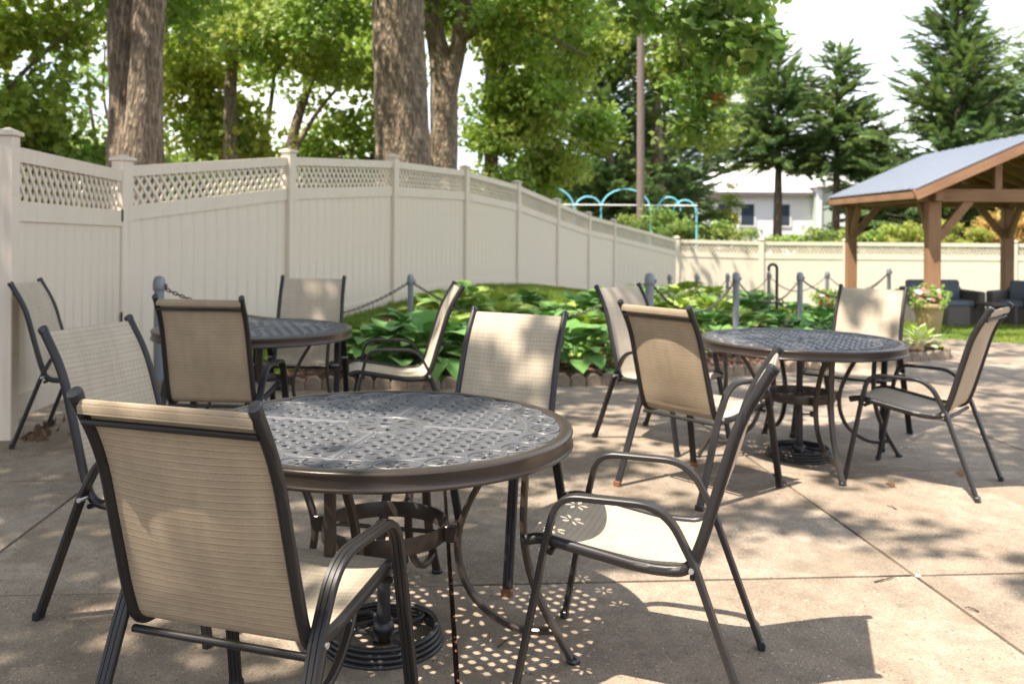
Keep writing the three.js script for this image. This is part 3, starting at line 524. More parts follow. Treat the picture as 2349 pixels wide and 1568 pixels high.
const chairSpots = [
  [-0.632, -2.264, 2.839, 'tan sling chair in the left foreground, its back turned to the camera'],
  [-1.228, -3.293, 1.313, 'tan sling chair at the left of the near table, behind the foreground chair'],
  [0.431, -2.817, -1.887, 'tan sling chair in profile at the right of the foreground table'],
  [-0.126, -3.799, -0.429, 'tan sling chair facing the camera on the far side of the near table'],
  [-1.601, -5.031, 3.098, 'tan sling chair with its back to the camera at the left rear table'],
  [-1.456, -6.346, 0.046, 'pale sling chair facing the camera behind the left rear table, before the fence'],
  [-0.726, -5.982, -1.392, 'pale sling chair in profile at the right of the left rear table, before the hostas'],
  [-2.71, -5.779, 1.693, 'pale sling chair beside the gate at the far left edge'],
  [0.997, -4.851, 2.282, 'tan sling chair with its back to the camera in front of the right table'],
  [0.981, -5.946, 0.766, 'pale sling chair at the left of the right table, behind the tan one'],
  [2.326, -6.15, -0.682, 'pale sling chair facing the camera on the far side of the right table'],
  [2.311, -5.061, -2.263, 'tan sling chair at the right edge of the right table, angled away'],
];
const chair0 = thing('sling_chair', '', 'chair', [0, 0, 0], 0, 'sling chairs around the round tables'); chairParts(chair0);
const chairs = chairSpots.map(([x, z, a, label], i) => {
  const c = i ? chair0.clone() : chair0; if (i) { c.name = numbered('sling_chair'); scene.add(c); }
  return c;
});
chairSpots.forEach(([x, z, a, label], i) => { const c = chairs[i]; c.userData = { label, category: 'chair', group: 'sling chairs around the round tables' }; c.position.set(x, patioY(x, z), z); c.rotation.set(0, a, 0); tilt(c); });
for (const [i, n] of [[3, 4], [8, 2], [0, 0]]) { let k = 0; chairs[i].traverse((o) => { if (o.name === 'foot_cap' && k++ < n) o.material = M.rust; }); }

// ---------------------------------------------------------------- cast tables
const RT = 0.613;
function petal(cx, cy, a, len, wid, n = 6) { const p = new THREE.Path(); for (let k = 0; k <= n; k++) { const t = k / n * Math.PI * 2, u = Math.cos(t) * len / 2, v = Math.sin(t) * wid / 2 * (1 + 0.25 * Math.cos(t)); const x = cx + Math.cos(a) * u - Math.sin(a) * v, y = cy + Math.sin(a) * u + Math.cos(a) * v; k ? p.lineTo(x, y) : p.moveTo(x, y); } return p; }
function tableParts(t) {
  const sh = new THREE.Shape(); sh.absarc(0, 0, 0.582, 0, Math.PI * 2, false);
  const relief = [], pitch = 0.045;
  const inSpoke = (x, y, m) => Math.abs(x) < m || Math.abs(y) < m;
  for (let i = -16; i <= 16; i++) for (let j = -16; j <= 16; j++) {
    const c = Math.SQRT1_2, x = (i + 0.5 - (j + 0.5)) * pitch * c, y = (i + j + 1) * pitch * c, r = Math.hypot(x, y);
    if (r > 0.138 && r < 0.448 && !inSpoke(x, y, 0.026)) { const p = new THREE.Path(), w = 0.0155; p.moveTo(x + w, y); p.lineTo(x + w * 0.3, y + w * 0.8); p.lineTo(x - w * 0.3, y + w * 0.8); p.lineTo(x - w, y); p.lineTo(x - w * 0.3, y - w * 0.8); p.lineTo(x + w * 0.3, y - w * 0.8); sh.holes.push(p); }
    const bx = (i - j) * pitch * c, by = (i + j) * pitch * c, br = Math.hypot(bx, by);
    if (br > 0.135 && br < 0.45 && !inSpoke(bx, by, 0.014)) { const g = bevelBox(0.056, 0.012, 0.02, 0.005); g.rotateY(((i + j) % 2 ? 1 : -1) * Math.PI / 4); g.translate(bx, 0.7115, by); relief.push(g); }
  }
  const rosettes = [];
  for (let k = 0; k < 24; k++) {
    const a = (k + 0.5) / 24 * Math.PI * 2, cx = Math.cos(a) * 0.518, cy = Math.sin(a) * 0.518;
    for (let q = 0; q < 6; q++) { const b = a + q * Math.PI / 3; sh.holes.push(petal(cx + Math.cos(b) * 0.024, cy + Math.sin(b) * 0.024, b, 0.03, 0.0125)); }
    const g = new THREE.TorusGeometry(0.055, 0.0055, 5, 22); g.rotateX(Math.PI / 2); g.scale(1.18, 1, 0.86); g.rotateY(Math.PI / 2 - a + Math.PI / 2 * 0); g.translate(cx, 0.7135, cy); rosettes.push(g);
    const s2 = new THREE.SphereGeometry(0.009, 8, 5); s2.scale(1, 0.5, 1); s2.translate(cx, 0.714, cy); rosettes.push(s2);
  }
  for (let k = 0; k < 8; k++) { const a = (k + 0.5) / 8 * Math.PI * 2; sh.holes.push(petal(Math.cos(a) * 0.073, Math.sin(a) * 0.073, a, 0.044, 0.02)); const b = k / 8 * Math.PI * 2; sh.holes.push(petal(Math.cos(b) * 0.094, Math.sin(b) * 0.094, b, 0.018, 0.014)); }
  { const p = new THREE.Path(); p.absarc(0, 0, 0.022, 0, Math.PI * 2, true); sh.holes.push(p); }
  const plate = new THREE.ExtrudeGeometry(sh, { depth: 0.007, bevelEnabled: false, curveSegments: 60 }); plate.rotateX(Math.PI / 2); plate.translate(0, 0.713, 0);
  const top = mesh('tabletop', plate, M.castTop, t);
  stuff(mesh('basket_weave', merge(relief), M.castTop, top));
  stuff(mesh('rosette_border', merge(rosettes), M.castTop, top));
  mesh('ring_band', lathe([[0.452, 0.712], [0.455, 0.7165], [0.463, 0.7175], [0.468, 0.7165], [0.471, 0.712]], 72), M.castTop, top);
  mesh('medallion_ring', lathe([[0.108, 0.712], [0.11, 0.717], [0.116, 0.718], [0.119, 0.714], [0.122, 0.717], [0.128, 0.718], [0.131, 0.712]], 48), M.castTop, top);
  mesh('umbrella_grommet', lathe([[0.021, 0.70], [0.021, 0.7155], [0.024, 0.718], [0.03, 0.717], [0.032, 0.712]], 28), M.castTop, top);
  for (let k = 0; k < 4; k++) { const g = merge([bevelBox(0.325, 0.012, 0.014, 0.0022), (() => { const q = bevelBox(0.325, 0.006, 0.034, 0.002); return q; })()]); g.translate(0.291, 0.7125, 0); g.rotateY(k * Math.PI / 2); mesh('spoke', g, M.castSpoke, top); }
  mesh('rim', lathe([[0.570, 0.706], [0.570, 0.715], [0.576, 0.7195], [0.597, 0.7205], [0.609, 0.7165], [0.612, 0.7085], [0.607, 0.704], [0.6065, 0.676], [0.6125, 0.672], [0.6135, 0.666], [0.607, 0.661], [0.592, 0.660], [0.590, 0.70], [0.570, 0.706]], 96), M.castRim, t);
  const legProf = rect(0.032, 0.021, 0.005);
  for (let k = 0; k < 4; k++) {
    const curve = (p, n) => new THREE.CatmullRomCurve3(p.map(([r, y]) => V(r, y, 0))).getPoints(n);
    const g = merge([sweep(curve([[0.478, 0.706], [0.468, 0.60], [0.462, 0.46], [0.468, 0.35], [0.505, 0.22], [0.565, 0.105], [0.622, 0.012]], 26), legProf, V(0, 0, 1), 0.5), sweep(curve([[0.43, 0.706], [0.36, 0.61], [0.288, 0.49], [0.250, 0.385], [0.252, 0.29], [0.292, 0.195], [0.37, 0.125], [0.46, 0.09], [0.56, 0.095]], 30), rect(0.028, 0.02, 0.005), V(0, 0, 1), 0.5), box(0.12, 0.008, 0.05, 0.455, 0.701, 0)]);
    const l = mesh('leg', g, M.castRim, t); l.rotation.y = k * Math.PI / 2;
    const br = mesh('bracket', merge([bevelBox(0.045, 0.05, 0.034, 0.004)]), M.castRim, l); br.position.set(0.226, 0.375, 0);
    const ft = mesh('foot', lathe([[0, 0], [0.021, 0], [0.021, 0.012], [0.012, 0.022], [0, 0.022]], 14), M.cap, l); ft.position.set(0.628, 0, 0);
  }
  const rg = mesh('lower_ring', lathe([[0.197, 0.35], [0.205, 0.35], [0.205, 0.402], [0.197, 0.402], [0.197, 0.35]], 56), M.castRim, t);
  mesh('cross_rod', merge([bar(V(-0.198, 0.376, 0), V(-0.028, 0.376, 0), ring(0.0075, 0.0075, 8)), bar(V(0.028, 0.376, 0), V(0.198, 0.376, 0), ring(0.0075, 0.0075, 8))]), M.castRim, rg);
  mesh('pole_collar', lathe([[0.024, 0.355], [0.030, 0.355], [0.031, 0.395], [0.024, 0.395], [0.024, 0.355]], 24), M.castRim, rg);
}
const tableSpots = [[-0.412, -2.982, -0.2, 'dark cast metal round table in the foreground with pierced basketweave top'], [1.766, -5.551, 0.06, 'dark cast metal round table at the right in front of the gazebo'], [-1.632, -5.739, 0.35, 'dark cast metal round table at the left before the side fence']];
const table0 = thing('round_table', '', 'table'); tableParts(table0);
tableSpots.map(([x, z, a, label], i) => { const c = i ? table0.clone() : table0; if (i) { c.name = numbered('round_table'); scene.add(c); } return [c, x, z, a, label]; })
  .forEach(([c, x, z, a, label]) => { c.userData = { label, category: 'table', group: 'round cast tables' }; c.position.set(x, patioY(x, z), z); c.rotation.set(0, a, 0); tilt(c); });

function umbrellaStand(x, z, label, pole, turn) {
  const t = thing('umbrella_stand', label, 'umbrella stand', [x, patioY(x, z), z], turn, 'umbrella stands under the tables');
  for (let k = 0; k < 4; k++) { const g = new THREE.TorusGeometry(0.19 - k * 0.005, 0.0095, 8, 56); g.rotateX(Math.PI / 2); g.scale(1, 0.85, 1); g.translate(0, 0.009 + k * 0.0155, 0); mesh('base_ring', g, M.resin, t); }
  mesh('hub', lathe([[0.02, 0.075], [0.032, 0.07], [0.036, 0.045], [0.036, 0.012], [0.02, 0.012]], 24), M.resin, t);
  for (let k = 0; k < 4; k++) { const pts = []; for (let q = 0; q <= 16; q++) { const s = q / 16, a = s * 4.2; pts.push(V(0.108 + Math.cos(a) * 0.07 * (1 - s * 0.35), 0.04 + 0.012 * Math.sin(s * 3), Math.sin(a) * 0.07 * (1 - s * 0.35))); } const m = mesh('scroll', sweep(pts, ring(0.008, 0.008, 7), V(0, 1, 0)), M.resin, t); m.rotation.y = k * Math.PI / 2 + 0.4; }
  mesh('tube', lathe([[0.018, 0.06], [0.024, 0.06], [0.023, 0.10], [0.0215, 0.11], [0.0215, 0.275], [0.018, 0.275], [0.018, 0.06]], 24), M.resin, t);
  mesh('clamp_knob', (() => { const g = merge([new THREE.CylinderGeometry(0.006, 0.006, 0.05, 8), (() => { const q = new THREE.CylinderGeometry(0.018, 0.018, 0.014, 10); q.translate(0, 0.03, 0); return q; })()]); g.rotateZ(-Math.PI / 2); g.translate(0.045, 0.26, 0); return g; })(), M.resin, t);
  if (pole) mesh('inner_pole', lathe([[0, 0.2], [0.0185, 0.2], [0.0185, 0.69], [0, 0.69]], 18), M.frame, t);
}
umbrellaStand(-0.412, -2.982, 'black ribbed umbrella stand under the foreground table, sun spots on it', false, 0.6);
umbrellaStand(1.766, -5.551, 'black ribbed umbrella stand with pole under the right table', true, 0);
umbrellaStand(-1.632, -5.739, 'black ribbed umbrella stand under the left rear table', false, 0.3);

// ---------------------------------------------------------------- foliage
function leafCluster(seed, n, rad, size, lobed) {                 // n leaves spread through a small ball
  const R = mulberry(seed), P = [], U = [];
  for (let k = 0; k < n; k++) {
    const c = V(R() * 2 - 1, R() * 2 - 1, R() * 2 - 1); if (c.length() > 1) c.normalize(); c.multiplyScalar(rad); c.y *= 0.7;
    const s = size * (0.65 + R() * 0.7), q = new THREE.Quaternion().setFromEuler(new THREE.Euler((R() - 0.5) * 1.9 + 0.5, R() * 6.28, (R() - 0.5) * 1.6));
    const shape = lobed ? [[0, 0], [-0.34, 0.12], [-0.55, 0.5], [-0.2, 0.6], [0, 1.05], [0.2, 0.6], [0.55, 0.5], [0.34, 0.12]] : [[0, 0], [-0.3, 0.35], [-0.24, 0.7], [0, 1], [0.24, 0.7], [0.3, 0.35]];
    const pts = shape.map(([x, y]) => V(x * s, -0.12 * s * Math.abs(x) * 4 * 0.5, (y - 0.4) * s).applyQuaternion(q).add(c)), m = V(0, 0.05 * s, 0.05 * s).applyQuaternion(q).add(c);
    for (let i = 0; i < pts.length; i++) { const a = pts[i], b = pts[(i + 1) % pts.length]; P.push(m.x, m.y, m.z, a.x, a.y, a.z, b.x, b.y, b.z); U.push(0.5, 0.5, 0, 0, 1, 0); }
  }
  const g = new THREE.BufferGeometry(); g.setAttribute('position', new THREE.Float32BufferAttribute(P, 3)); g.setAttribute('uv', new THREE.Float32BufferAttribute(U, 2)); g.computeVertexNormals(); return g;
}
const C_maple = leafCluster(1, 22, 0.34, 0.115, true), C_far = leafCluster(2, 24, 0.4, 0.135, true), C_small = leafCluster(3, 16, 0.2, 0.085, false), C_near = leafCluster(4, 11, 0.26, 0.135, true), C_tiny = leafCluster(6, 18, 0.12, 0.05, false);
// leaves spread over ellipsoids [x,y,z, rx,ry,rz, count]; clumps leave gaps between them
function crownMats(ells, seed, clump = 0.5, per = 14, tint = 0.35) {
  const R = mulberry(seed), mats = [], cols = []; const gs = () => (R() + R() + R() - 1.5) * 1.15;
  for (const [x, y, z, rx, ry, rz, n] of ells) {
    const nc = Math.max(1, Math.round(n * 1.45 / per));
    for (let c = 0; c < nc; c++) {
      const d = V(R() * 2 - 1, R() * 2 - 1, R() * 2 - 1); if (d.length() > 1) { c--; continue; } const k = Math.pow(d.length(), 0.6) / Math.max(d.length(), 1e-3); d.multiplyScalar(k);
      const cx = x + d.x * rx, cy = y + d.y * ry, cz = z + d.z * rz, hue = R();
      for (let q = 0; q < per; q++) {
        mats.push(mat4(V(cx + gs() * clump, cy + gs() * clump * 0.45, cz + gs() * clump), new THREE.Euler((R() - 0.5) * 0.7, R() * 6.3, (R() - 0.5) * 0.7), 0.75 + R() * 0.5));
        const b = 1 + tint * (R() - 0.5) * 2; cols.push(lin(b * lerp(0.8, 1.35, hue * 0.6 + R() * 0.4), b, b * lerp(0.8, 1.1, R())));
      }
    }
  }
  return [mats, cols];
}
function trunkGeo(path, radii, seed, nr = 22, ridge = 0.05, lumps = 0.06) {   // a bark-ridged tapered stem through points
  const c = new THREE.CatmullRomCurve3(path), n = Math.max(8, Math.round(c.getLength() / 0.16)), pts = c.getPoints(n), P = [], U = [], I = []; let len = 0;
  for (let i = 0; i <= n; i++) {
    const t = i / n, f = t * (radii.length - 1), k = Math.min(radii.length - 2, Math.floor(f)), r = lerp(radii[k], radii[k + 1], f - k);
    const tg = c.getTangent(t), a = V(1, 0, 0).addScaledVector(tg, -tg.x).normalize(), b = tg.clone().cross(a); if (i) len += pts[i].distanceTo(pts[i - 1]);
    for (let j = 0; j <= nr; j++) { const th = j / nr * Math.PI * 2, jj = j % nr; const q = r * (1 + ridge * (vnoise(jj * 1.1, len * 3, seed, nr) - 0.5) * 2 + lumps * (vnoise(jj / nr * 5, len * 1.4, seed + 7, 5) - 0.5) * 2); const p = pts[i].clone().addScaledVector(a, Math.cos(th) * q).addScaledVector(b, Math.sin(th) * q); P.push(p.x, p.y, p.z); U.push(j / nr * Math.max(1, Math.round(radii[0] * 9)), len * 1.5); }
  }
  for (let i = 0; i < n; i++) for (let j = 0; j < nr; j++) { const a = i * (nr + 1) + j, b = a + 1, cc = a + nr + 1, d = cc + 1; I.push(a, b, cc, b, d, cc); }
  const g = new THREE.BufferGeometry(); g.setAttribute('position', new THREE.Float32BufferAttribute(P, 3)); g.setAttribute('uv', new THREE.Float32BufferAttribute(U, 2)); g.setIndex(I); g.computeVertexNormals(); return g;
}
// stems: [[ [x,y,z,r], ... ], ...]; first is the trunk, the rest branches
function tree(name, label, stems, crown, opt = {}) {
  const base = stems[0][0], gy = opt.ground ?? ground(base[0], base[2]); const t = thing(name, label, 'tree', [base[0], gy, base[2]], 0, opt.group);
  stems.forEach((s, i) => { const P = s.map((p) => V(p[0] - base[0], p[1] - gy, p[2] - base[2])); mesh(i ? 'branch' : 'trunk', trunkGeo(P, s.map((p) => p[3]), 3 + i * 5, i ? (s[0][3] > 0.15 ? 32 : 12) : (opt.nr ?? 30), opt.ridge ?? 0.05, opt.lumps ?? 0.06), M.bark, t); });
  if (crown) { const [m, c] = crownMats(crown, opt.seed ?? 1, opt.clump ?? 0.5, opt.per ?? 14, opt.tint ?? 0.35); const off = new THREE.Matrix4().makeTranslation(-base[0], -gy, -base[2]); m.forEach((q) => q.premultiply(off)); instanced('crown', opt.leaf ?? C_maple, opt.mat ?? L.maple, m, t, c); }
  return t;
}
const g1 = 'trees behind the side fence';
tree('maple_tree', 'large forked tree trunk behind the corner of the fence at left', [
  [[-4.62, 0, -11, 0.52], [-4.62, 0.5, -11, 0.42], [-4.63, 1.3, -11, 0.36], [-4.66, 1.9, -11.02, 0.30], [-4.71, 2.5, -11.08, 0.235], [-4.73, 3.2, -11.1, 0.215], [-4.74, 4.1, -11.12, 0.215], [-4.95, 6.5, -11.2, 0.17], [-5.2, 9, -11.3, 0.09]],
  [[-4.5, 0.7, -10.94, 0.28], [-4.42, 1.6, -10.82, 0.26], [-4.37, 2.3, -10.72, 0.215], [-4.33, 3.0, -10.7, 0.185], [-4.27, 4.1, -10.7, 0.19], [-4.0, 6.3, -10.8, 0.14], [-3.7, 8.8, -11, 0.07]],
  [[-4.72, 4.6, -11, 0.1], [-5.6, 5.6, -11.4, 0.07], [-6.6, 6.2, -12, 0.03]], [[-4.2, 4.6, -11, 0.09], [-3.3, 5.6, -11.3, 0.06], [-2.4, 6.0, -12, 0.03]],
], [[-5.2, 7.6, -11.8, 2.8, 1.9, 2.2, 330], [-4.5, 4.35, -11.5, 0.3, 0.35, 0.3, 22]], { seed: 11, group: g1, lumps: 0.16, per: 9, nr: 44, ridge: 0.08 });
const oak = tree('oak_tree', 'thickest straight trunk standing behind the middle of the side fence', [
  [[-1.82, 0, -15, 0.60], [-1.82, 0.9, -15, 0.5], [-1.82, 2.3, -15, 0.455], [-1.86, 3.6, -15, 0.43], [-1.9, 5.0, -15, 0.415], [-2.0, 9, -15.2, 0.3], [-2.0, 12, -15.2, 0.15]],
  [[-1.9, 6.0, -15, 0.16], [-0.4, 7.3, -14.6, 0.1], [1.2, 7.8, -14, 0.05]], [[-1.9, 6.4, -15, 0.14], [-3.6, 7.6, -15.2, 0.09], [-5, 8.2, -15.6, 0.04]],
], [[-1.8, 9.2, -15.4, 3.6, 2.0, 2.4, 330]], { seed: 21, group: g1, nr: 72, ridge: 0.06, lumps: 0.04 });
tree('maple_tree', 'knotty trunk forking just right of the thickest trunk', [
  [[-1.3, 0, -17.5, 0.36], [-1.32, 1.2, -17.5, 0.29], [-1.34, 2.5, -17.5, 0.255], [-1.33, 3.6, -17.5, 0.27], [-1.34, 4.2, -17.5, 0.25], [-1.5, 5.0, -17.5, 0.19], [-1.7, 6.4, -17.6, 0.15], [-1.9, 9, -17.6, 0.06]],
  [[-1.3, 3.7, -17.45, 0.2], [-1.1, 4.5, -17.4, 0.17], [-0.9, 5.6, -17.3, 0.13], [-0.4, 7.5, -17.2, 0.06]], [[-1.0, 4.9, -17.4, 0.09], [-0.2, 5.25, -17.2, 0.07], [0.6, 4.9, -17, 0.04], [1.4, 4.5, -17, 0.02]],
], [[-1.9, 5.9, -17.8, 1.5, 0.7, 1.0, 100], [-1.2, 7.8, -17.5, 2.6, 1.4, 2, 220], [0.4, 5.6, -17.3, 1.3, 0.8, 0.9, 120]], { seed: 31, group: g1, lumps: 0.14 });
tree('maple_tree', 'slim forked trunk to the right of the knotty trunk, bright crown', [
  [[-0.5, -0.1, -22, 0.22], [-0.52, 2.7, -22, 0.17], [-0.5, 4.2, -22, 0.18], [-0.55, 5.2, -22, 0.15], [-0.75, 6.8, -22, 0.1], [-0.8, 8.5, -22, 0.04]],
  [[-0.48, 4.3, -22, 0.14], [-0.2, 5.2, -21.9, 0.12], [0.05, 6.3, -21.8, 0.08], [0.8, 7.8, -21.6, 0.03]],
], [[0.4, 5.5, -21, 1.9, 1.6, 1.0, 240], [0.05, 3.8, -21.6, 1.0, 1.0, 0.7, 110], [1.3, 4.1, -23.2, 1.1, 1.9, 0.8, 160], [1.4, 7.6, -21.5, 2.4, 0.9, 1.2, 70]], { seed: 41, group: g1, mat: L.maple, leaf: C_far });
tree('maple_tree', 'slender straight trunk between the forked tree and the thickest trunk', [
  [[-5.6, 0, -18, 0.19], [-5.6, 2.5, -18, 0.145], [-5.6, 3.9, -18, 0.12], [-5.55, 4.7, -18, 0.1], [-5.6, 7.5, -18, 0.04]],
  [[-5.58, 4.3, -18, 0.05], [-5.0, 5.3, -17.8, 0.03], [-4.4, 5.9, -17.6, 0.015]],
], [[-4.7, 5.1, -17, 2.4, 0.9, 0.9, 210], [-6.5, 5.3, -17.5, 1.4, 0.8, 0.8, 80]], { seed: 51, group: g1 });
tree('understory_tree', 'bright yellow-green small tree beside the forked trunk', [[[-6.7, 0, -19.5, 0.1], [-6.65, 2.5, -19.5, 0.07], [-6.6, 5.2, -19.5, 0.02]]],
  [[-6.6, 3.9, -19, 0.95, 1.1, 0.7, 170], [-6.1, 2.6, -19, 1.0, 0.7, 0.6, 100]], { seed: 61, group: g1, mat: L.bright, leaf: C_far, tint: 0.25 });
tree('understory_tree', 'leaning thin stems with sparse leaves left of the thickest trunk', [
  [[-5.1, 0, -20, 0.17], [-4.95, 2.6, -20, 0.13], [-4.75, 3.6, -20, 0.11], [-4.4, 4.6, -20, 0.07], [-3.9, 6.2, -20, 0.03]],
  [[-4.93, 2.7, -20, 0.07], [-4.2, 3.9, -19.9, 0.045], [-3.5, 4.6, -19.8, 0.02]], [[-5.65, 0, -20.6, 0.09], [-5.65, 2.7, -20.6, 0.075], [-5.45, 4.4, -20.6, 0.05], [-5.3, 6, -20.6, 0.02]],
], [[-4.5, 5.1, -20, 1.9, 0.9, 1.0, 100], [-4.1, 3.2, -21.5, 1.6, 0.6, 0.7, 70], [-3.3, 4.4, -21, 0.9, 1.0, 0.6, 36]], { seed: 71, group: g1, leaf: C_far, per: 8, clump: 0.55 });
tree('maple_tree', 'leafy tree filling the upper left corner beyond the gate', [
  [[-8.2, 0, -13.5, 0.2], [-8.1, 3, -13.4, 0.15], [-7.7, 6, -13.2, 0.08]], [[-8.1, 2.5, -13.4, 0.06], [-7.0, 3.5, -13, 0.03], [-6.3, 4.0, -12.8, 0.015]],
], [[-7.0, 4.5, -13, 1.2, 0.8, 0.9, 110], [-7.8, 3.4, -13.4, 1.0, 1.0, 0.8, 110], [-7.3, 6.3, -13, 2, 0.8, 1.2, 70]], { seed: 81, group: g1 });
tree('thin_tree', 'two thin dark saplings in the sky gap left of the forked trunk', [
  [[-9.0, 0, -20, 0.06], [-9.15, 2.8, -20, 0.045], [-9.35, 4.2, -20, 0.035], [-9.4, 6.2, -20, 0.015]], [[-8.6, 0, -20, 0.05], [-8.75, 3, -20, 0.04], [-9.0, 4, -20, 0.03], [-9.0, 5.2, -20, 0.02]],
], [[-8.9, 4.8, -20, 0.7, 0.7, 0.5, 12], [-9.2, 3.2, -20, 0.6, 0.5, 0.5, 14]], { seed: 91, group: g1, mat: L.mid, per: 3 });
function shrub(name, label, ells, opt) { const e = ells[0]; const t = thing(name, label, opt.cat ?? 'shrub', [e[0], ground(e[0], e[2]), e[2]], 0, opt.group); const [m, c] = crownMats(ells, opt.seed, opt.clump ?? 0.3, opt.per ?? 12, 0.3); const off = new THREE.Matrix4().makeTranslation(-t.position.x, -t.position.y, -t.position.z); m.forEach((q) => q.premultiply(off)); instanced('foliage', opt.leaf ?? C_maple, opt.mat ?? L.mid, m, t, c); if (opt.stem !== false) mesh('stem', trunkGeo([V(0, -0.1, 0), V(0.03, 0.7, 0), V(0, Math.max(0.9, e[1] - t.position.y), 0)], [0.05, 0.04, 0.02], 4, 8), M.bark, t); return t; }
shrub('undergrowth_bush', 'dark leafy bush just behind the gate lattice', [[-7.3, 2.0, -14.5, 1.7, 0.8, 0.7, 170], [-6.2, 1.7, -14, 1.0, 0.6, 0.6, 80]], { seed: 101, mat: L.maple, group: 'bushes behind the side fence' });
shrub('undergrowth_bush', 'leafy bush behind the lattice between the forked and slender trunks', [[-5.6, 1.6, -16.5, 1.4, 0.7, 0.7, 170], [-4, 1.5, -17.5, 1.2, 0.6, 0.7, 140]], { seed: 103, mat: L.maple, group: 'bushes behind the side fence' });
shrub('undergrowth_bush', 'low dark bush behind the lattice left of the thickest trunk', [[-3.4, 1.9, -19, 1.3, 0.5, 0.7, 140], [-3, 2.6, -22, 1.3, 0.5, 0.8, 90]], { seed: 105, mat: L.dark, group: 'bushes behind the side fence' });
shrub('undergrowth_bush', 'bright leafy bush behind the lattice right of the slim forked trunk', [[0.2, 2.1, -23.2, 0.8, 0.6, 0.6, 80], [-0.3, 2.2, -21, 0.5, 0.6, 0.5, 50]], { seed: 107, mat: L.maple, group: 'bushes behind the side fence' });
{ // a long bough of the thickest tree that droops into view at the top, with a few orange leaves
  const o = oak.position, loc = (p) => V(p[0] - o.x, p[1] - o.y, p[2] - o.z);
  for (const b of [[[-1.9, 6.6, -15, 0.13], [-0.6, 7.4, -13.5, 0.1], [1.2, 5.4, -11.5, 0.05], [2.0, 4.1, -10.4, 0.03], [2.5, 3.6, -10, 0.012]], [[1.2, 5.4, -11.5, 0.04], [2.2, 4.3, -12.8, 0.025], [2.75, 3.5, -14, 0.01]]]) mesh('branch', trunkGeo(b.map(loc), b.map((p) => p[3]), 5, 10), M.bark, oak);
  const off = new THREE.Matrix4().makeTranslation(-o.x, -o.y, -o.z), put = (ells, seed, per, clump, geo, mat, name) => { const [m, c] = crownMats(ells, seed, clump, per); m.forEach((q) => q.premultiply(off)); instanced(name, geo, mat, m, oak, c); };
  put([[1.95, 3.85, -10.2, 0.75, 0.2, 0.3, 40], [2.44, 3.55, -10, 0.26, 0.26, 0.25, 26], [2.85, 3.7, -14, 0.5, 0.6, 0.5, 44], [2.9, 2.95, -14, 0.35, 0.3, 0.3, 22], [1.6, 5, -12, 1.2, 0.5, 0.9, 60]], 111, 6, 0.22, C_near, L.mid, 'bough_leaves');
  put([[3.12, 3.2, -14, 0.16, 0.16, 0.12, 8]], 5, 4, 0.12, C_tiny, L.orange, 'orange_leaves');
}

// conifers
function sprayGeo(seed, len, wid, n) { const R = mulberry(seed), P = [], U = []; for (let k = 0; k < n; k++) { const t = k / n, s = k % 2 ? 1 : -1, a = 0.5 + R() * 0.5, l = wid * (1 - t * 0.6) * (0.7 + R() * 0.6), x = 0, z = t * len, ex = s * Math.sin(a) * l, ez = z + Math.cos(a) * l, w = 0.02, dy = (R() - 0.5) * 0.12; P.push(x, 0, z - w, ex, dy, ez, x, 0, z + w); U.push(0, 0, 1, 0, 0, 1); P.push(x, 0.02, z, ex * 0.5, dy * 0.5 + 0.05, ez * 0.5 + z * 0.5 + 0.05, ex * 0.7, dy, ez - 0.06); U.push(0, 0, 1, 0, 0, 1); } const g = new THREE.BufferGeometry(); g.setAttribute('position', new THREE.Float32BufferAttribute(P, 3)); g.setAttribute('uv', new THREE.Float32BufferAttribute(U, 2)); g.computeVertexNormals(); return g; }
const spray = sprayGeo(4, 0.7, 0.26, 46);
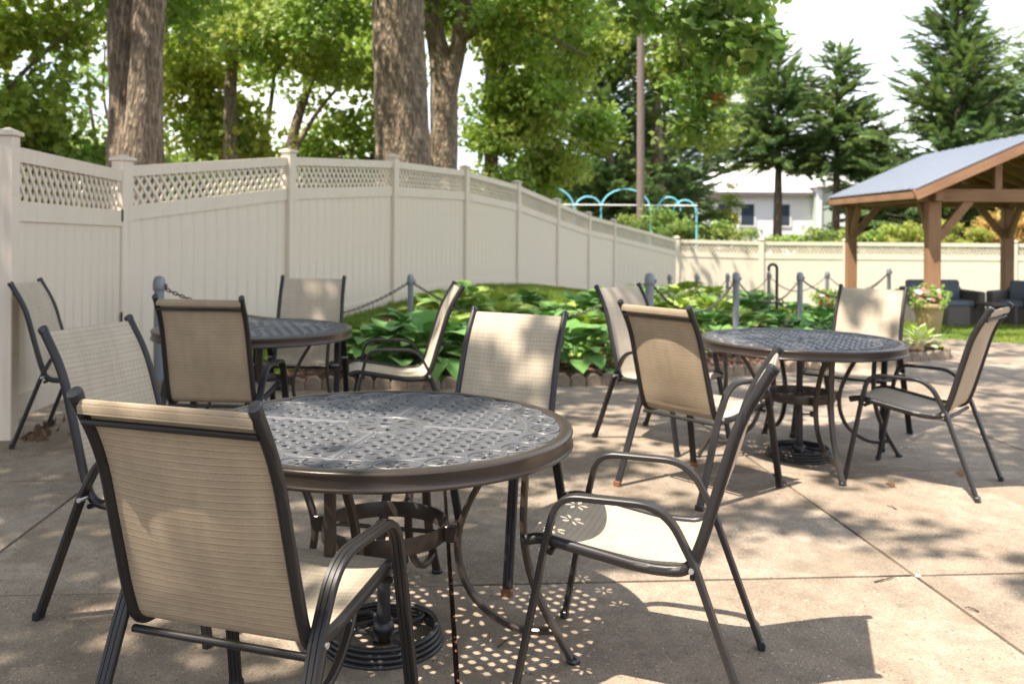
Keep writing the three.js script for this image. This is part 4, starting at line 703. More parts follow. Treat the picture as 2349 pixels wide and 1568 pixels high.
function conifer(label, x, z, top, bottom, width, seed, mat, opt = {}) {
  const gy = ground(x, z), t = thing('conifer_tree', label, 'tree', [x, gy, z], 0, 'conifers behind the back fence'), R = mulberry(seed), H = top - gy;
  mesh('trunk', trunkGeo([V(0, -0.2, 0), V(0.05, H * 0.5, 0), V(0, H * 0.97, 0)], [opt.r ?? 0.2, (opt.r ?? 0.2) * 0.6, 0.02], seed, 12), M.bark, t);
  const mats = [], cols = [], wood = []; const b0 = bottom - gy;
  for (let h = b0; h < H - 0.1; h += (opt.step ?? 0.24) * (0.6 + R() * 0.8) * lerp(1, 0.55, (h - b0) / (H - b0))) {
    const f = (h - b0) / (H - b0), nB = 3 + Math.floor(R() * 3);
    for (let q = 0; q < nB; q++) {
      const az = R() * 6.283, Lb = width * Math.pow(1 - f, opt.pow ?? 0.75) * (0.3 + R() * 0.45 + 0.75 * vnoise(az * 1.1 + 20, h * 0.9, seed)) + 0.1, up = lerp(0.12, 0.95, f) + (R() - 0.5) * 0.3, dx = Math.cos(az), dz = Math.sin(az);
      if (vnoise(az * 1.3 + 9, h * 1.4, seed + 3) < 0.25) continue;
      if (Lb > 0.5) wood.push(bar(V(0, h, 0), V(dx * Lb * 0.9, h + Lb * 0.9 * up, dz * Lb * 0.9), [[0.02, 0], [-0.01, 0.018], [-0.01, -0.018]], V(0.3, 1, 0.2).normalize()));
      const hue = R();
      for (let d = 0.15; d < Lb; d += 0.2) { const y = h + d * up - 0.12 * d * d * (1 - f) * 0.4; const e = new THREE.Euler(-Math.atan(up) * 0.8 + 0.15 + (R() - 0.4) * 0.9, Math.PI / 2 - az + (R() - 0.5) * 1.1, (R() - 0.5) * 0.9, 'YXZ'); mats.push(mat4(V(dx * d + (R() - 0.5) * 0.15, y + (R() - 0.5) * 0.12, dz * d + (R() - 0.5) * 0.15), e, lerp(1.15, 0.55, f) * (0.7 + R() * 0.5))); const b = 0.75 + R() * 0.5; cols.push(lin(b * lerp(0.8, 1.25, hue), b * lerp(0.9, 1.12, hue), b)); }
    }
  }
  if (wood.length) stuff(mesh('branches', merge(wood), M.twig, t));
  instanced('crown', spray, mat, mats, t, cols); return t;
}
conifer('left one of the two slim conifers standing before the pale house', 10.5, -36, 8.55, 3.7, 2.6, 7, L.conifer, { r: 0.22, pow: 0.7, step: 0.12 });
conifer('right one of the two slim conifers standing before the pale house', 12.45, -35, 8.2, 3.5, 2.2, 17, L.conifer, { r: 0.2, pow: 0.7, step: 0.12 });
conifer('small conifer between the slim pair and the largest one', 15.0, -38, 5.0, 0.6, 1.6, 19, L.conifer, { r: 0.15, pow: 0.6, step: 0.13 });
conifer('largest sunlit conifer behind the gazebo at right', 16.1, -33, 9.85, 0.6, 3.7, 27, L.conifer, { r: 0.3, pow: 0.75, step: 0.1 });
conifer('broad sunlit conifer at the right edge behind the gazebo roof', 19.6, -34, 8.2, 0.4, 3.6, 37, L.conifer, { r: 0.25, step: 0.16 });
conifer('dark conifer to the left of the tall pole', 3.2, -30.5, 7.4, 0.2, 2.5, 47, L.conifer, { r: 0.25, pow: 0.4, step: 0.13 });
conifer('dark conifer to the right of the tall pole', 5.5, -33, 7.0, 0.3, 2.1, 57, L.conifer, { r: 0.25, pow: 0.4, step: 0.13 });
conifer('dark conifer half hidden between the pole and the pale house', 7.0, -38, 5.8, 0.3, 1.4, 67, L.conifer, { r: 0.2, pow: 0.5 });
tree('maple_tree', 'leafy crown spreading behind the tall pole', [[[4.9, -0.9, -30, 0.25], [4.8, 4, -30, 0.17], [4.7, 7.5, -30, 0.07]], [[4.8, 4.5, -30, 0.08], [3.9, 6.2, -29.8, 0.05], [3.2, 7.6, -29.6, 0.02]]], [[4.0, 7.3, -29.5, 2.2, 1.2, 1.0, 130], [5.6, 6.3, -30, 1.1, 1.0, 0.8, 70]], { seed: 151, group: g1, leaf: C_far, per: 9 });
tree('far_tree', 'distant broadleaf tree between the pole and the slim conifers', [[[14.8, -1, -60, 0.3], [14.8, 5, -60, 0.2], [14.8, 9, -60, 0.06]]], [[14.8, 9.0, -60, 2.1, 1.9, 2, 150], [15, 6.4, -60, 1.6, 1.4, 1.4, 60]], { ground: -1, seed: 121, mat: L.maple, leaf: C_far, clump: 0.7 });
{ // a far wood closing the view
  const [m, c] = crownMats([[-32, 3.2, -52, 14, 3.2, 4, 1000], [-13, 2.6, -56, 11, 2.8, 4, 800], [4, 2.2, -58, 9, 2.6, 3, 700], [26, 1.2, -66, 12, 2.2, 4, 600], [44, 1.5, -62, 14, 3, 4, 600]], 131, 1.1, 14); m.forEach((q) => q.scale(V(2.2, 2.2, 2.2)));
  tag(instanced('treeline', C_far, L.mid, m, scene, c), 'far-off green wood closing the view behind the garden', 'wood', null, 'stuff');
}
shrub('clipped_hedge', 'low green hedge behind the back fence near the pole', [[6.2, 0.85, -28.6, 2.3, 0.5, 0.5, 420]], { seed: 141, mat: L.hedge, leaf: C_small, clump: 0.2, cat: 'hedge', group: 'hedges behind the back fence' });
shrub('clipped_hedge', 'low green hedge behind the back fence before the pale house', [[10, 0.8, -28.6, 2.0, 0.42, 0.5, 330]], { seed: 142, mat: L.hedge, leaf: C_small, clump: 0.2, cat: 'hedge', group: 'hedges behind the back fence' });
shrub('clipped_hedge', 'bright green hedge seen through the gazebo', [[13.2, 0.95, -28.6, 1.8, 0.5, 0.5, 380]], { seed: 143, mat: L.bright, leaf: C_small, clump: 0.2, cat: 'hedge', group: 'hedges behind the back fence' });
shrub('golden_shrub', 'golden brown shrub seen through the right of the gazebo', [[16.6, 1.2, -29, 2.0, 0.75, 0.6, 460]], { seed: 144, mat: L.hedgeGold, leaf: C_small, clump: 0.25 });
shrub('columnar_shrub', 'yellow-green pointed shrub in front of the pale house', [[9.1, 1.2, -38, 0.45, 1.2, 0.4, 110], [9.1, 2.6, -38, 0.2, 0.5, 0.2, 24]], { seed: 145, mat: L.bright, leaf: C_small, clump: 0.2 });
shrub('loose_shrub', 'loose green shrub in front of the blue arched frame', [[4.5, 1.35, -26.6, 0.7, 0.5, 0.3, 60], [3.4, 1.5, -26.6, 0.4, 0.4, 0.3, 24]], { seed: 146, leaf: C_small, clump: 0.22, per: 6 });
{ // tall timber pole
  const p = thing('utility_pole', 'tall thin brown wooden pole rising above the fence corner', 'pole', [3.84, ground(3.84, -27), -27]); mesh('shaft', trunkGeo([V(0, -0.3, 0), V(-0.03, 5, 0), V(-0.1, 13, 0)], [0.13, 0.115, 0.09], 9, 16, 0.01, 0.01), M.pole, p);
  mesh('crossarm', (() => { const g = bevelBox(1.8, 0.11, 0.09, 0.01); g.translate(-0.1, 12.2, 0.12); return g; })(), M.pole, p);
}

// ---------------------------------------------------------------- hostas and other plants
function blade(len, wid, bend, fold, n = 5) {                    // a broad arching leaf growing along +z
  const P = [], U = [], I = []; for (let i = 0; i <= n; i++) { const t = i / n, w = wid * Math.pow(Math.sin(Math.PI * Math.pow(t, 0.72)), 0.8) * (i === n ? 0 : 1) + 0.004 * (1 - t), z = len * t, y = len * (0.9 * t * bend - 1.15 * t * t * bend); for (const s of [-1, -0.5, 0, 0.5, 1]) { P.push(s * w, y + Math.abs(s) * w * fold, z); U.push(s, t); } }
  for (let i = 0; i < n; i++) for (let k = 0; k < 4; k++) { const a = i * 5 + k; I.push(a, a + 5, a + 1, a + 1, a + 5, a + 6); }
  const g = new THREE.BufferGeometry(); g.setAttribute('position', new THREE.Float32BufferAttribute(P, 3)); g.setAttribute('uv', new THREE.Float32BufferAttribute(U, 2)); g.setIndex(I); g.computeVertexNormals(); return g;
}
const hostaLeaves = [blade(0.2, 0.085, 0.35, 0.22), blade(0.23, 0.095, 0.55, 0.18), blade(0.17, 0.075, 0.2, 0.25)];
const stalk = new THREE.CylinderGeometry(0.004, 0.005, 1, 5); stalk.translate(0, 0.5, 0);
function hosta(x, z, s, seed, mat, label, n = 30) {
  const t = thing('hosta', label, 'plant', [x, ground(x, z), z], 0, 'hostas in the planting bed'), R = mulberry(seed);
  for (let k = 0; k < n; k++) {
    const f = k / n, az = k * 2.4 + R() * 0.8, r = (0.05 + 0.26 * f) * s, y = (0.27 - 0.2 * f * f + (R() - 0.5) * 0.07) * s;
    const m = mesh('leaf', hostaLeaves[Math.floor(R() * 3)], R() < 0.25 ? L.hostaMid : mat, t); m.position.set(Math.sin(az) * r, y, Math.cos(az) * r); m.rotation.set(lerp(-0.55, 0.35, f) + (R() - 0.5) * 0.5, az, (R() - 0.5) * 0.5, 'YXZ'); const q = s * (0.8 + R() * 0.45); m.scale.set(q, q, q);
  }
  const st = []; for (let k = 0; k < 10; k++) { const a = R() * 6.3, r = 0.2 * s * R(); st.push(bar(V(0, 0, 0), V(Math.sin(a) * r, 0.26 * s, Math.cos(a) * r), ring(0.006, 0.006, 5))); } stuff(mesh('stems', merge(st), mat, t));
  return t;
}
{
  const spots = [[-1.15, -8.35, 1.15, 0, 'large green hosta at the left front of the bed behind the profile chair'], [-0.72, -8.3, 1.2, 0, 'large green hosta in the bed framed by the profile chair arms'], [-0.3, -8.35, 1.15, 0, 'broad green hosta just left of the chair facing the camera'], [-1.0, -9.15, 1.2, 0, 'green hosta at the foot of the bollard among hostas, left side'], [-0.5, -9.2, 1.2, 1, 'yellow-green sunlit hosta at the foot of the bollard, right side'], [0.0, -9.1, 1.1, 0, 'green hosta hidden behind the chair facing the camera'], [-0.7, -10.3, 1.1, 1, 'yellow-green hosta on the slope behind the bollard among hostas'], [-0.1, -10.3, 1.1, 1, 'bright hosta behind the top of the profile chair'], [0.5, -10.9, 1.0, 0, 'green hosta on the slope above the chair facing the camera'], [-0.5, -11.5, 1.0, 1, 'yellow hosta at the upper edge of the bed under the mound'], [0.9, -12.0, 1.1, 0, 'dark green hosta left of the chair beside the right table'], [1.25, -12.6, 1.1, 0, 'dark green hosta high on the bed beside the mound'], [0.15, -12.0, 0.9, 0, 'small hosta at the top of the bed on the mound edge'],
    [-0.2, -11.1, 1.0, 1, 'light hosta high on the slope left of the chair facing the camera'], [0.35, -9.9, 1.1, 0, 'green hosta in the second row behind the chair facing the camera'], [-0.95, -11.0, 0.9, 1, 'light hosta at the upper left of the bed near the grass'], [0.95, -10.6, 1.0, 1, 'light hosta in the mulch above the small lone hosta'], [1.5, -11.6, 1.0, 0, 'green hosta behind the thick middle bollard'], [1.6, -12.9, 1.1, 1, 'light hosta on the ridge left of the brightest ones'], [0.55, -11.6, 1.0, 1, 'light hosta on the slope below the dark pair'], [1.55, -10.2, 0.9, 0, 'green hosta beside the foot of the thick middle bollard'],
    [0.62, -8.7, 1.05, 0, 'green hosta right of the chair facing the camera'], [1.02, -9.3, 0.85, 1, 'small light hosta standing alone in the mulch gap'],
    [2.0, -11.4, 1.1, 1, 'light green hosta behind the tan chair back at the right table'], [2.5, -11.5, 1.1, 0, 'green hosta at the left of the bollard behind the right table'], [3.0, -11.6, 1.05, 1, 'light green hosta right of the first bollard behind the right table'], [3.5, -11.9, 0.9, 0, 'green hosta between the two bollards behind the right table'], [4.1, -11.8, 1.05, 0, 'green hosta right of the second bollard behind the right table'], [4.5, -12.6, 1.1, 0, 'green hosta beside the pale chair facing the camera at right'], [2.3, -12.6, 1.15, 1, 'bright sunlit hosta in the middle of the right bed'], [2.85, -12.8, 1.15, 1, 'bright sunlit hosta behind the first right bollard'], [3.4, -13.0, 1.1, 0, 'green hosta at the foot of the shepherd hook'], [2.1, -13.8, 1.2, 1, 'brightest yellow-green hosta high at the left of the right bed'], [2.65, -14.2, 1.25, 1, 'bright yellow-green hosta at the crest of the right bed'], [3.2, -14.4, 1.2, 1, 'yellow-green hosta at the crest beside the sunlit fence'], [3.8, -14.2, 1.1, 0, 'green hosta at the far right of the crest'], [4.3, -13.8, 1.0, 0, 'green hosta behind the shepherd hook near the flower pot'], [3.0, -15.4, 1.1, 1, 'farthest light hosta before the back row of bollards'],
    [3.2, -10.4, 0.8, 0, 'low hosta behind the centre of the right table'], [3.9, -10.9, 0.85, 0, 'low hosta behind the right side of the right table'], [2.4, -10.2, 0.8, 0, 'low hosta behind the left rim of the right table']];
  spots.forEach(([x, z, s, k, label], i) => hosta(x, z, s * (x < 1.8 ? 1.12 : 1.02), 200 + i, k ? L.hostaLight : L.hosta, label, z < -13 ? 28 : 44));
  const vh = thing('variegated_hosta', 'cream and green striped hosta in front of the large flower pot', 'plant', [4.85, ground(4.85, -10.75), -10.75]), R = mulberry(9);
  for (let k = 0; k < 26; k++) { const m = mesh('leaf', hostaLeaves[2], k % 2 ? L.cream : L.hostaLight, vh), f = k / 26, az = k * 2.4; m.position.set(Math.sin(az) * 0.16 * f, 0.2 - 0.13 * f, Math.cos(az) * 0.16 * f); m.rotation.set(lerp(-0.9, 0.1, f), az, 0, 'YXZ'); m.scale.set(0.7, 1, 1.2); }
}
function flowerPot(x, z, h, rt, rb, label, potMat, seed, petals) {
  const t = thing('flower_pot', label, 'flower pot', [x, ground(x, z) - 0.01, z], 0, 'flower pots near the gazebo'), R = mulberry(seed);
  mesh('pot', lathe([[0, 0], [rb, 0], [lerp(rb, rt, 0.75) * 0.97, h * 0.8], [rt * 0.96, h * 0.85], [rt * 1.05, h * 0.86], [rt * 1.05, h * 0.96], [rt, h], [rt * 0.9, h], [rt * 0.88, h * 0.9], [0, h * 0.9]], 32), potMat, t);
  const ms = [], cs = []; for (let k = 0; k < 46; k++) { const a = R() * 6.3, r = rt * 0.95 * Math.sqrt(R()); ms.push(mat4(V(Math.cos(a) * r, h + R() * rt * 0.7, Math.sin(a) * r), new THREE.Euler(R(), R() * 6, R()), 0.8 + R() * 0.5)); cs.push(lin(1, 1, 1)); } instanced('foliage', C_tiny, L.hedge, ms, t, cs);
  const fl = (() => { const P = []; for (let q = 0; q < 5; q++) { const a = q / 5 * 6.283, b = a + 0.9; P.push(0, 0.008, 0, Math.cos(a) * 0.03, 0, Math.sin(a) * 0.03, Math.cos(b) * 0.03, 0.004, Math.sin(b) * 0.03); } const g = new THREE.BufferGeometry(); g.setAttribute('position', new THREE.Float32BufferAttribute(P, 3)); g.computeVertexNormals(); return g; })();
  for (let k = 0; k < petals; k++) { const a = R() * 6.3, r = rt * 1.0 * Math.sqrt(R()), m = mesh('blossom', fl, R() < 0.62 ? M.pink : M.white, t); m.position.set(Math.cos(a) * r, h + rt * (0.35 + R() * 0.8) * (1.1 - r / rt * 0.5), Math.sin(a) * r); m.rotation.set((R() - 0.2) * 1.6, R() * 6, R() - 0.5); m.scale.setScalar(1.0 + R() * 0.6); }
}
flowerPot(6.38, -13.85, 0.46, 0.225, 0.15, 'large tan pot of pink and white flowers before the gazebo post', M.pot, 3, 46);
flowerPot(5.75, -16.6, 0.36, 0.17, 0.12, 'brown pot of dark pink flowers behind the back row of bollards', M.terracotta, 5, 24);
flowerPot(4.85, -17.8, 0.30, 0.15, 0.10, 'small pot of pink flowers beside the fourth thin bollard', M.terracotta, 7, 26);

// ---------------------------------------------------------------- gazebo and its furniture
{
  const gx = 6.672, gz = -14.4, gy = -0.28, t = thing('timber_gazebo', 'brown timber gazebo with grey metal gable roof on the lawn at right', 'gazebo', [gx, gy, gz], -0.0873);
  const W = 3.12, D = 4.53, bb = 1.77 - gy, bt = bb + 0.19, pw = 0.2, eave = -0.42, ridge = W / 2, ev = 1.935 - gy, slope = 0.46, rg = ev + slope * (ridge - eave);
  const wbox = (name, w, h, d, x, y, z, parent = t, rot) => { const g = bevelBox(w, h, d, 0.008); const m = mesh(name, g, M.wood, parent); m.position.set(x, y, z); if (rot) m.rotation.set(...rot); return m; };
  for (const x of [0, W]) for (const z of [0, -D]) { const p = mesh('post', (() => { const g = bevelBox(bb + 0.5, pw, pw, 0.01); g.rotateZ(Math.PI / 2); g.translate(0, (bb + 0.5) / 2 - 0.5, 0); return g; })(), M.wood, t); p.position.set(x, 0, z);
    for (const [dx, dz] of [[x ? -1 : 1, 0], [0, z ? 1 : -1]]) mesh('knee_brace', bar(V(x + dx * 0.08, bb - 0.58, z + dz * 0.08), V(x + dx * 0.56, bb + 0.02, z + dz * 0.56), rect(0.09, 0.13, 0.006), V(-dz, 0, dx).normalize()), M.wood, t); }
  for (const z of [0, -D]) wbox('tie_beam', W + 0.5, 0.2, 0.14, W / 2, bb + 0.1, z);
  for (const x of [0, W]) { const m = wbox('eave_beam', D + 0.6, 0.17, 0.13, x, bb + 0.285 - 0.16, -D / 2, t, [0, Math.PI / 2, 0]); m.position.y = bb + 0.09; m.scale.y = 0.98; }
  for (const s of [1, -1]) {
    const ex = s > 0 ? eave : W - eave, ang = Math.atan(slope) * s, len = Math.hypot(ridge - eave, rg - ev);
    const r = mesh('roof_panel', (() => { const g = bevelBox(len, 0.02, D + 0.66, 0.004); return g; })(), M.roof, t); r.position.set((ex + ridge) / 2, (ev + rg) / 2 + 0.02, -D / 2 + 0.12); r.rotation.z = ang;
    for (let k = 0; k <= 16; k++) { const q = mesh('roof_seam', bevelBox(len, 0.016, 0.018, 0.003), M.roof, r); q.position.set(0, 0.016, lerp(-(D + 0.62) / 2, (D + 0.62) / 2, k / 16)); }
    for (const z of [0.42, -D - 0.18]) { const m = wbox('rake_board', len, 0.17, 0.045, (ex + ridge) / 2, (ev + rg) / 2 - 0.08, z, t, [0, 0, ang]); }
    wbox('eave_fascia', D + 0.56, 0.12, 0.035, ex + s * 0.03, ev - 0.07, -D / 2 + 0.12, t, [0, Math.PI / 2, 0]);
    for (let k = 0; k < 8; k++) wbox('rafter', len - 0.06, 0.12, 0.045, (ex + ridge) / 2, (ev + rg) / 2 - 0.066, lerp(0.2, -D - 0.08, k / 7), t, [0, 0, ang]);
    for (let k = 0; k < 7; k++) wbox('roof_board', 0.24, 0.018, D + 0.54, lerp(ex, ridge, (k + 0.5) / 7), lerp(ev, rg, (k + 0.5) / 7) - 0.004, -D / 2 + 0.12, t, [0, 0, ang]);
  }
  wbox('ridge_beam', D + 0.54, 0.16, 0.06, ridge, rg - 0.12, -D / 2 + 0.12, t, [0, Math.PI / 2, 0]);
  for (const z of [0, -D]) for (const x of [0.98, W / 2, W - 0.98]) { const h = ev + slope * ((x < ridge ? x : W - x) - eave) - 0.14 - bt; const m = mesh('gable_strut', (() => { const g = bevelBox(h, 0.11, 0.11, 0.006); g.rotateZ(Math.PI / 2); return g; })(), M.wood, t); m.position.set(x, bt + 0.005 + h / 2, z); }
  for (const z of [-D + 0.09]) for (let k = 0; k < 4; k++) { const y = bt + 0.09 + k * 0.15, half = ridge - ((y - ev) / slope + eave) - 0.2; if (half > 0.2) wbox('gable_slat', half * 2, 0.1, 0.025, ridge, y, z); }
  // loveseat, armchair, ottoman, low table
  const wick = (parent, w, h, d, x, y, z, name) => { const g = bevelBox(w, h, d, 0.025), m = mesh(name, g, M.wicker, parent); m.position.set(x, y, z); return m; };
  const cush = (parent, w, h, d, x, y, z, name, rx = 0) => { const g = bevelBox(w, h, d, 0.035), m = mesh(name, g, M.cushion, parent); m.position.set(x, y, z); m.rotation.x = rx; return m; };
  const seatSet = (name, label, cat, x, z, turn, w, n) => { const s = thing(name, label, cat, [x, ground(x, z) - 0.01, z], turn); wick(s, w, 0.28, 0.74, 0, 0.15, 0, 'base'); for (const q of [-1, 1]) wick(s, 0.14, 0.58, 0.76, q * (w / 2 + 0.02), 0.29, 0, 'arm'); wick(s, w, 0.62, 0.12, 0, 0.32, -0.33, 'back'); for (let k = 0; k < n; k++) { const cx = (k - (n - 1) / 2) * (w - 0.14) / n; cush(s, (w - 0.14) / n - 0.02, 0.13, 0.6, cx, 0.355, 0.04, 'seat_cushion'); cush(s, (w - 0.14) / n - 0.02, 0.42, 0.15, cx, 0.55, -0.23, 'back_cushion', -0.15); } return s; };
  seatSet('wicker_loveseat', 'dark wicker loveseat with grey cushions behind the front gazebo post', 'sofa', 7.82, -16.6, 0.05, 1.15, 2);
  seatSet('wicker_armchair', 'dark wicker armchair with grey cushion at the right edge under the gazebo', 'armchair', 9.15, -16.4, -0.9, 0.62, 1);
  const ot = thing('wicker_ottoman', 'small dark wicker ottoman in front of the loveseat', 'ottoman', [7.62, ground(7.62, -15.7) - 0.01, -15.7], 0.1); wick(ot, 0.42, 0.34, 0.42, 0, 0.17, 0, 'base'); cush(ot, 0.4, 0.08, 0.4, 0, 0.38, 0, 'cushion');
  const lt = thing('coffee_table', 'low dark coffee table between loveseat and armchair', 'table', [8.5, ground(8.5, -15.9) - 0.01, -15.9], 0.1); wick(lt, 0.5, 0.05, 0.5, 0, 0.36, 0, 'tabletop'); for (const a of [-1, 1]) for (const b of [-1, 1]) wick(lt, 0.05, 0.35, 0.05, a * 0.21, 0.17, b * 0.21, 'leg');
}

// ---------------------------------------------------------------- beyond the fence
{
  const y = ground(14, -48), t = thing('pale_house', 'pale house with light roof and white trim behind the slim conifers', 'house', [13.8, y, -47]); t.scale.set(1.08, 1.06, 1); const h = (v) => v - y;
  mesh('wall', box(5.2, h(2.75), 6, -0.9, h(2.75) / 2, -3), M.siding, t);
  const sh = new THREE.Shape([[-3.9, 0], [-1.6, 1.75], [2.2, 1.75], [2.2, 0]].map((p) => new THREE.Vector2(...p)));
  const rf = mesh('roof', hexa([[-3.95, h(2.72), 0.4], [2.0, h(2.72), 0.4], [2.0, h(4.4), -3], [-2.6, h(4.4), -3], [-3.95, h(2.85), 0.45], [2.0, h(2.85), 0.45], [2.0, h(4.53), -3], [-2.6, h(4.53), -3]]), M.shingle, t);
  for (const x of [-2.6, -1.5, 0.2]) { const w = mesh('window', box(0.8, 1.2, 0.06, 0, 0, 0), M.white, t); w.position.set(x, h(1.75), 0.03); const p = mesh('pane', box(0.62, 1.02, 0.03), M.glass, w); p.position.z = 0.025; }
  const wing = mesh('wing', box(2.6, h(3.15), 5, 2.9, h(3.15) / 2, -1.6), M.sage, t);
  mesh('wing_roof', (() => { const s = new THREE.Shape([new THREE.Vector2(1.4, h(3.1)), new THREE.Vector2(4.4, h(3.1)), new THREE.Vector2(2.9, h(4.25))]); const g = new THREE.ExtrudeGeometry(s, { depth: 5.4, bevelEnabled: false }); g.translate(0, 0, -4.2); return g; })(), M.siding, t);
  for (const x of [1.65, 2.75, 4.15]) mesh('trim_board', box(0.22, h(3.1), 0.08, x, h(3.1) / 2, 0.95), M.white, t);
  { const w = mesh('window', box(0.9, 1.6, 0.06), M.white, t); w.position.set(3.45, h(1.9), 0.94); const p = mesh('pane', box(0.7, 1.4, 0.03), M.glass, w); p.position.z = 0.03; }
}
{
  const z = -27.6, y = ground(2.7, z), t = thing('arched_frame', 'light blue arched metal play frame seen over the side fence', 'play frame', [2.7, y, z]); const R = 0.024;
  const arc = (x0, x1, yb, yt, zz = 0) => { const p = []; for (let k = 0; k <= 18; k++) { const a = Math.PI * k / 18; p.push(V(lerp(x0, x1, (1 - Math.cos(a)) / 2), yb + (yt - yb) * Math.sin(a) - y, zz)); } mesh('arch', sweep(p, ring(R, R, 8), V(0, 0, 1)), M.blue, t); };
  arc(-2.45, -0.8, 1.78, 2.5); arc(-0.8, 0.0, 1.82, 2.2, 0.12); arc(0.0, 1.5, 1.82, 2.44); arc(1.7, 2.4, 1.8, 2.2, 0.12); arc(2.2, 2.9, 1.72, 2.12);
  for (const x of [-2.45, -0.8, 0.0, 1.5, 2.9]) mesh('upright', bar(V(x, -0.2, 0.06), V(x, 1.88 - y, 0.06), ring(R, R, 8)), M.blue, t);
  mesh('top_rail', bar(V(-2.45, 1.95 - y, 0.15), V(2.9, 1.95 - y, 0.15), ring(0.02, 0.02, 8)), M.white, t);
}

// ---------------------------------------------------------------- the big maple behind the camera whose boughs shade the patio
{
  const K = [-0.42, 0.31];                                        // how far towards the sun a point moves per metre of height
  const gaps = [[0.75, -2.95, 1.0, 0.5], [-0.3, -3.15, 0.42, 0.34], [0.8, -2.4, 0.7, 0.25], [-0.95, -2.95, 0.06, 0.02], [-0.74, -2.8, 0.08, 0.04], [2.0, -3.3, 0.7, 0.28], [1.3, -3.75, 0.55, 0.22], [2.9, -2.8, 0.9, 0.35], [2.2, -4.3, 0.5, 0.18], [0.3, -4.66, 0.2, 0.07], [0.46, -6.2, 0.25, 0.08], [2.6, -6.6, 0.6, 0.2], [3.3, -7.3, 0.7, 0.2], [1.55, -5.5, 0.25, 0.15]];
  const R = mulberry(2024), mats = [], cols = [];
  const trunkAt = [-6.2, 3.6];
  let tries = 0;
  while (tries++ < 90000) {
    const X = lerp(-8, 9, R()), Z = lerp(-13.5, 3, R()), h = lerp(6.8, 10.2, R());
    const edge = smooth(-0.95, -0.25, X + 0.3 * (vnoise(Z * 1.3, 3, 8) - 0.5));
    const n = 0.62 * vnoise(X * 1.15 + 7, Z * 2.1 + 3, 14) + 0.38 * vnoise(X * 2.6, Z * 4.2, 15);
    let keep = lerp(1, smooth(0.40, 0.49, n) * 0.9, edge);
    if (Z < -8 && X < 0.6) keep = smooth(0.42, 0.52, n) * 0.8;
    for (const [gx, gz, rx, rz] of gaps) { const d = Math.hypot((X - gx) / (rx + 0.12), (Z - gz) / (rz + 0.12)); if (d < 1) keep *= 0.02; }
    if (X > 4.6 && Z < -9.5) keep *= 0.35;
    if (R() > keep * lerp(0.19, 0.135, edge)) continue;
    mats.push(mat4(V(X + K[0] * h - trunkAt[0], h, Z + K[1] * h - trunkAt[1]), new THREE.Euler((R() - 0.5) * 0.5, R() * 6.3, (R() - 0.5) * 0.5), 0.75 + R() * 0.35));
    const b = 0.8 + R() * 0.4; cols.push(lin(b, b, b));
  }
  const t = thing('maple_tree', 'spreading maple behind the camera whose boughs shade the patio', 'tree', [trunkAt[0], 0, trunkAt[1]]);
  mesh('trunk', trunkGeo([V(0, -0.2, 0), V(0.05, 2, 0), V(0.2, 5, -0.2), V(0.4, 8.5, -0.5)], [0.5, 0.4, 0.33, 0.15], 3, 24), M.bark, t);
  const P = new THREE.Vector3();
  for (let k = 0; k < 46; k++) { let m, q = 0; do { m = mats[Math.floor(R() * mats.length)]; P.setFromMatrixPosition(m); } while (q++ < 60 && P.x + trunkAt[0] - K[0] * P.y > -1.2); mesh('branch', trunkGeo([V(0.15, 4.2 + (k % 7) * 0.45, -0.2), V(P.x * 0.45, lerp(5.5, P.y, 0.5) + 0.3, P.z * 0.45), V(P.x, P.y, P.z)], [0.07, 0.035, 0.01], k, 8), M.bark, t); }
  instanced('crown', C_near, L.shade, mats, t, cols);
}

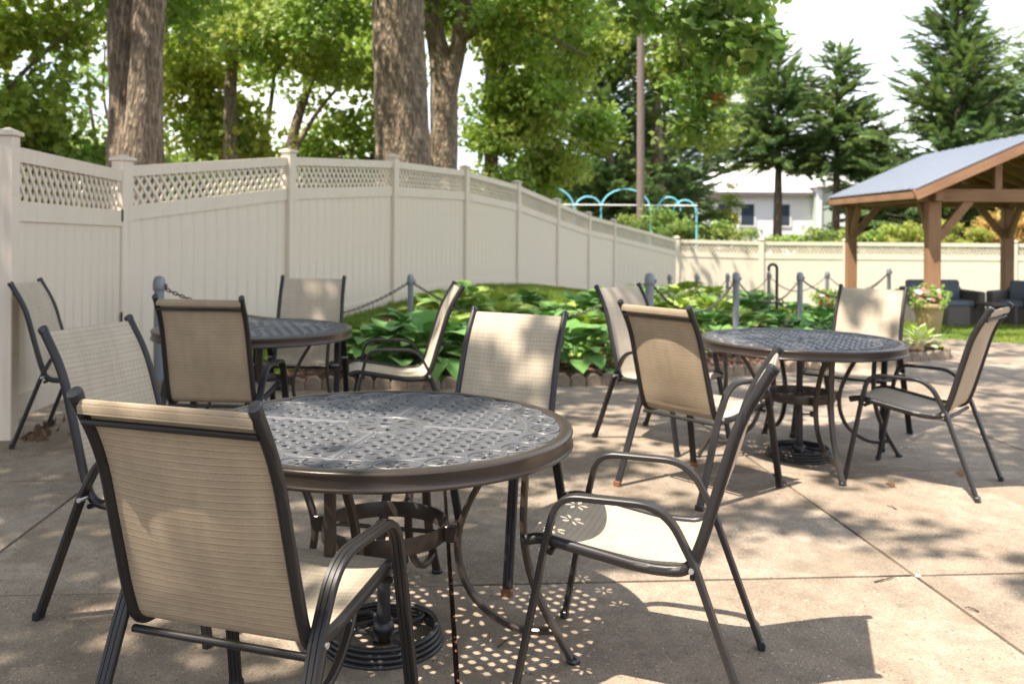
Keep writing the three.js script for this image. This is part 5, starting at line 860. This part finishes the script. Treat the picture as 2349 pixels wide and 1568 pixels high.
// ---------------------------------------------------------------- litter on the ground
{
  const dry = [std({ color: lin(0.13, 0.075, 0.04), roughness: 1, side: THREE.DoubleSide }), std({ color: lin(0.30, 0.19, 0.10), roughness: 1, side: THREE.DoubleSide })], R = mulberry(66);
  const leafG = (() => { const g = leafCluster(9, 1, 0, 0.055, true); g.computeBoundingBox(); const c = new THREE.Vector3(); g.boundingBox.getCenter(c); g.translate(-c.x, -c.y, -c.z); return g; })();
  const ms = []; for (let k = 0; k < 70; k++) { const u = R(), x = lerp(G1[0] + 0.12, F0.x + 0.15, u) + R() * R() * 0.35, z = lerp(G1[1] + 0.05, F0.z, u) + R() * 0.1; ms.push(mat4(V(x, patioY(x, z) + 0.01 + R() * 0.012, z), new THREE.Euler(R() * 6, R() * 6, R() * 6), 0.6 + R() * 0.6)); }
  tag(instanced('leaf_litter', leafG, dry[0], ms, scene), 'drift of brown dead leaves along the foot of the gate', 'leaf litter', null, 'stuff');
  const flat = leafCluster(10, 1, 0, 0.05, true); flat.rotateX(-0.4);
  const spots = [[1.77, -3.02, 'curled brown leaf on the sunlit slab right of the chair shadow'], [2.05, -4.9, 'small brown leaf on the slab near the umbrella stand at right'], [2.55, -5.15, 'brown leaf on the slab under the right angled chair'], [1.15, -5.0, 'dead leaf on the slab beside the tan chair of the right table'], [0.72, -4.2, 'tiny dead leaf on the slab beyond the profile chair']];
  for (const [x, z, label] of spots) { const t = tag(mesh('fallen_leaf', leafG, dry[Math.floor(R() * 2)], scene), label, 'leaf', 'fallen leaves on the patio'); t.position.set(x, patioY(x, z) + 0.016, z); t.rotation.set(-0.35, R() * 6, 0.2); t.scale.setScalar(0.8); }
  const tw = [[1.48, -3.58, 0.12, 0.5, 'thin brown twig lying across the slab joint at right'], [-0.02, -2.98, 0.07, 1.1, 'short dark twig beside the joint under the near table'], [1.9, -4.52, 0.06, 2.0, 'short twig on the slab in front of the right umbrella stand'], [1.68, -3.3, 0.05, 2.3, 'tiny straw twig on the sunlit slab']];
  for (const [x, z, l, a, label] of tw) { const t = tag(mesh('twig', trunkGeo([V(-l / 2, 0, 0), V(0, 0.004, l * 0.08), V(l / 2, 0, 0)], [0.0035, 0.003, 0.0015], 3, 6), M.twig, scene), label, 'twig', 'twigs on the patio'); t.position.set(x, patioY(x, z) + 0.006, z); t.rotation.y = a; }
  const pb = tag(mesh('pebble', (() => { const g = new THREE.IcosahedronGeometry(0.009, 1); g.scale(1.3, 0.6, 1); return g; })(), M.white, scene), 'white pebble lying where two slab joints cross', 'pebble'); pb.position.set(1.63, patioY(1.63, -3.62) + 0.004, -3.62);
}

renderer.render(scene, camera);
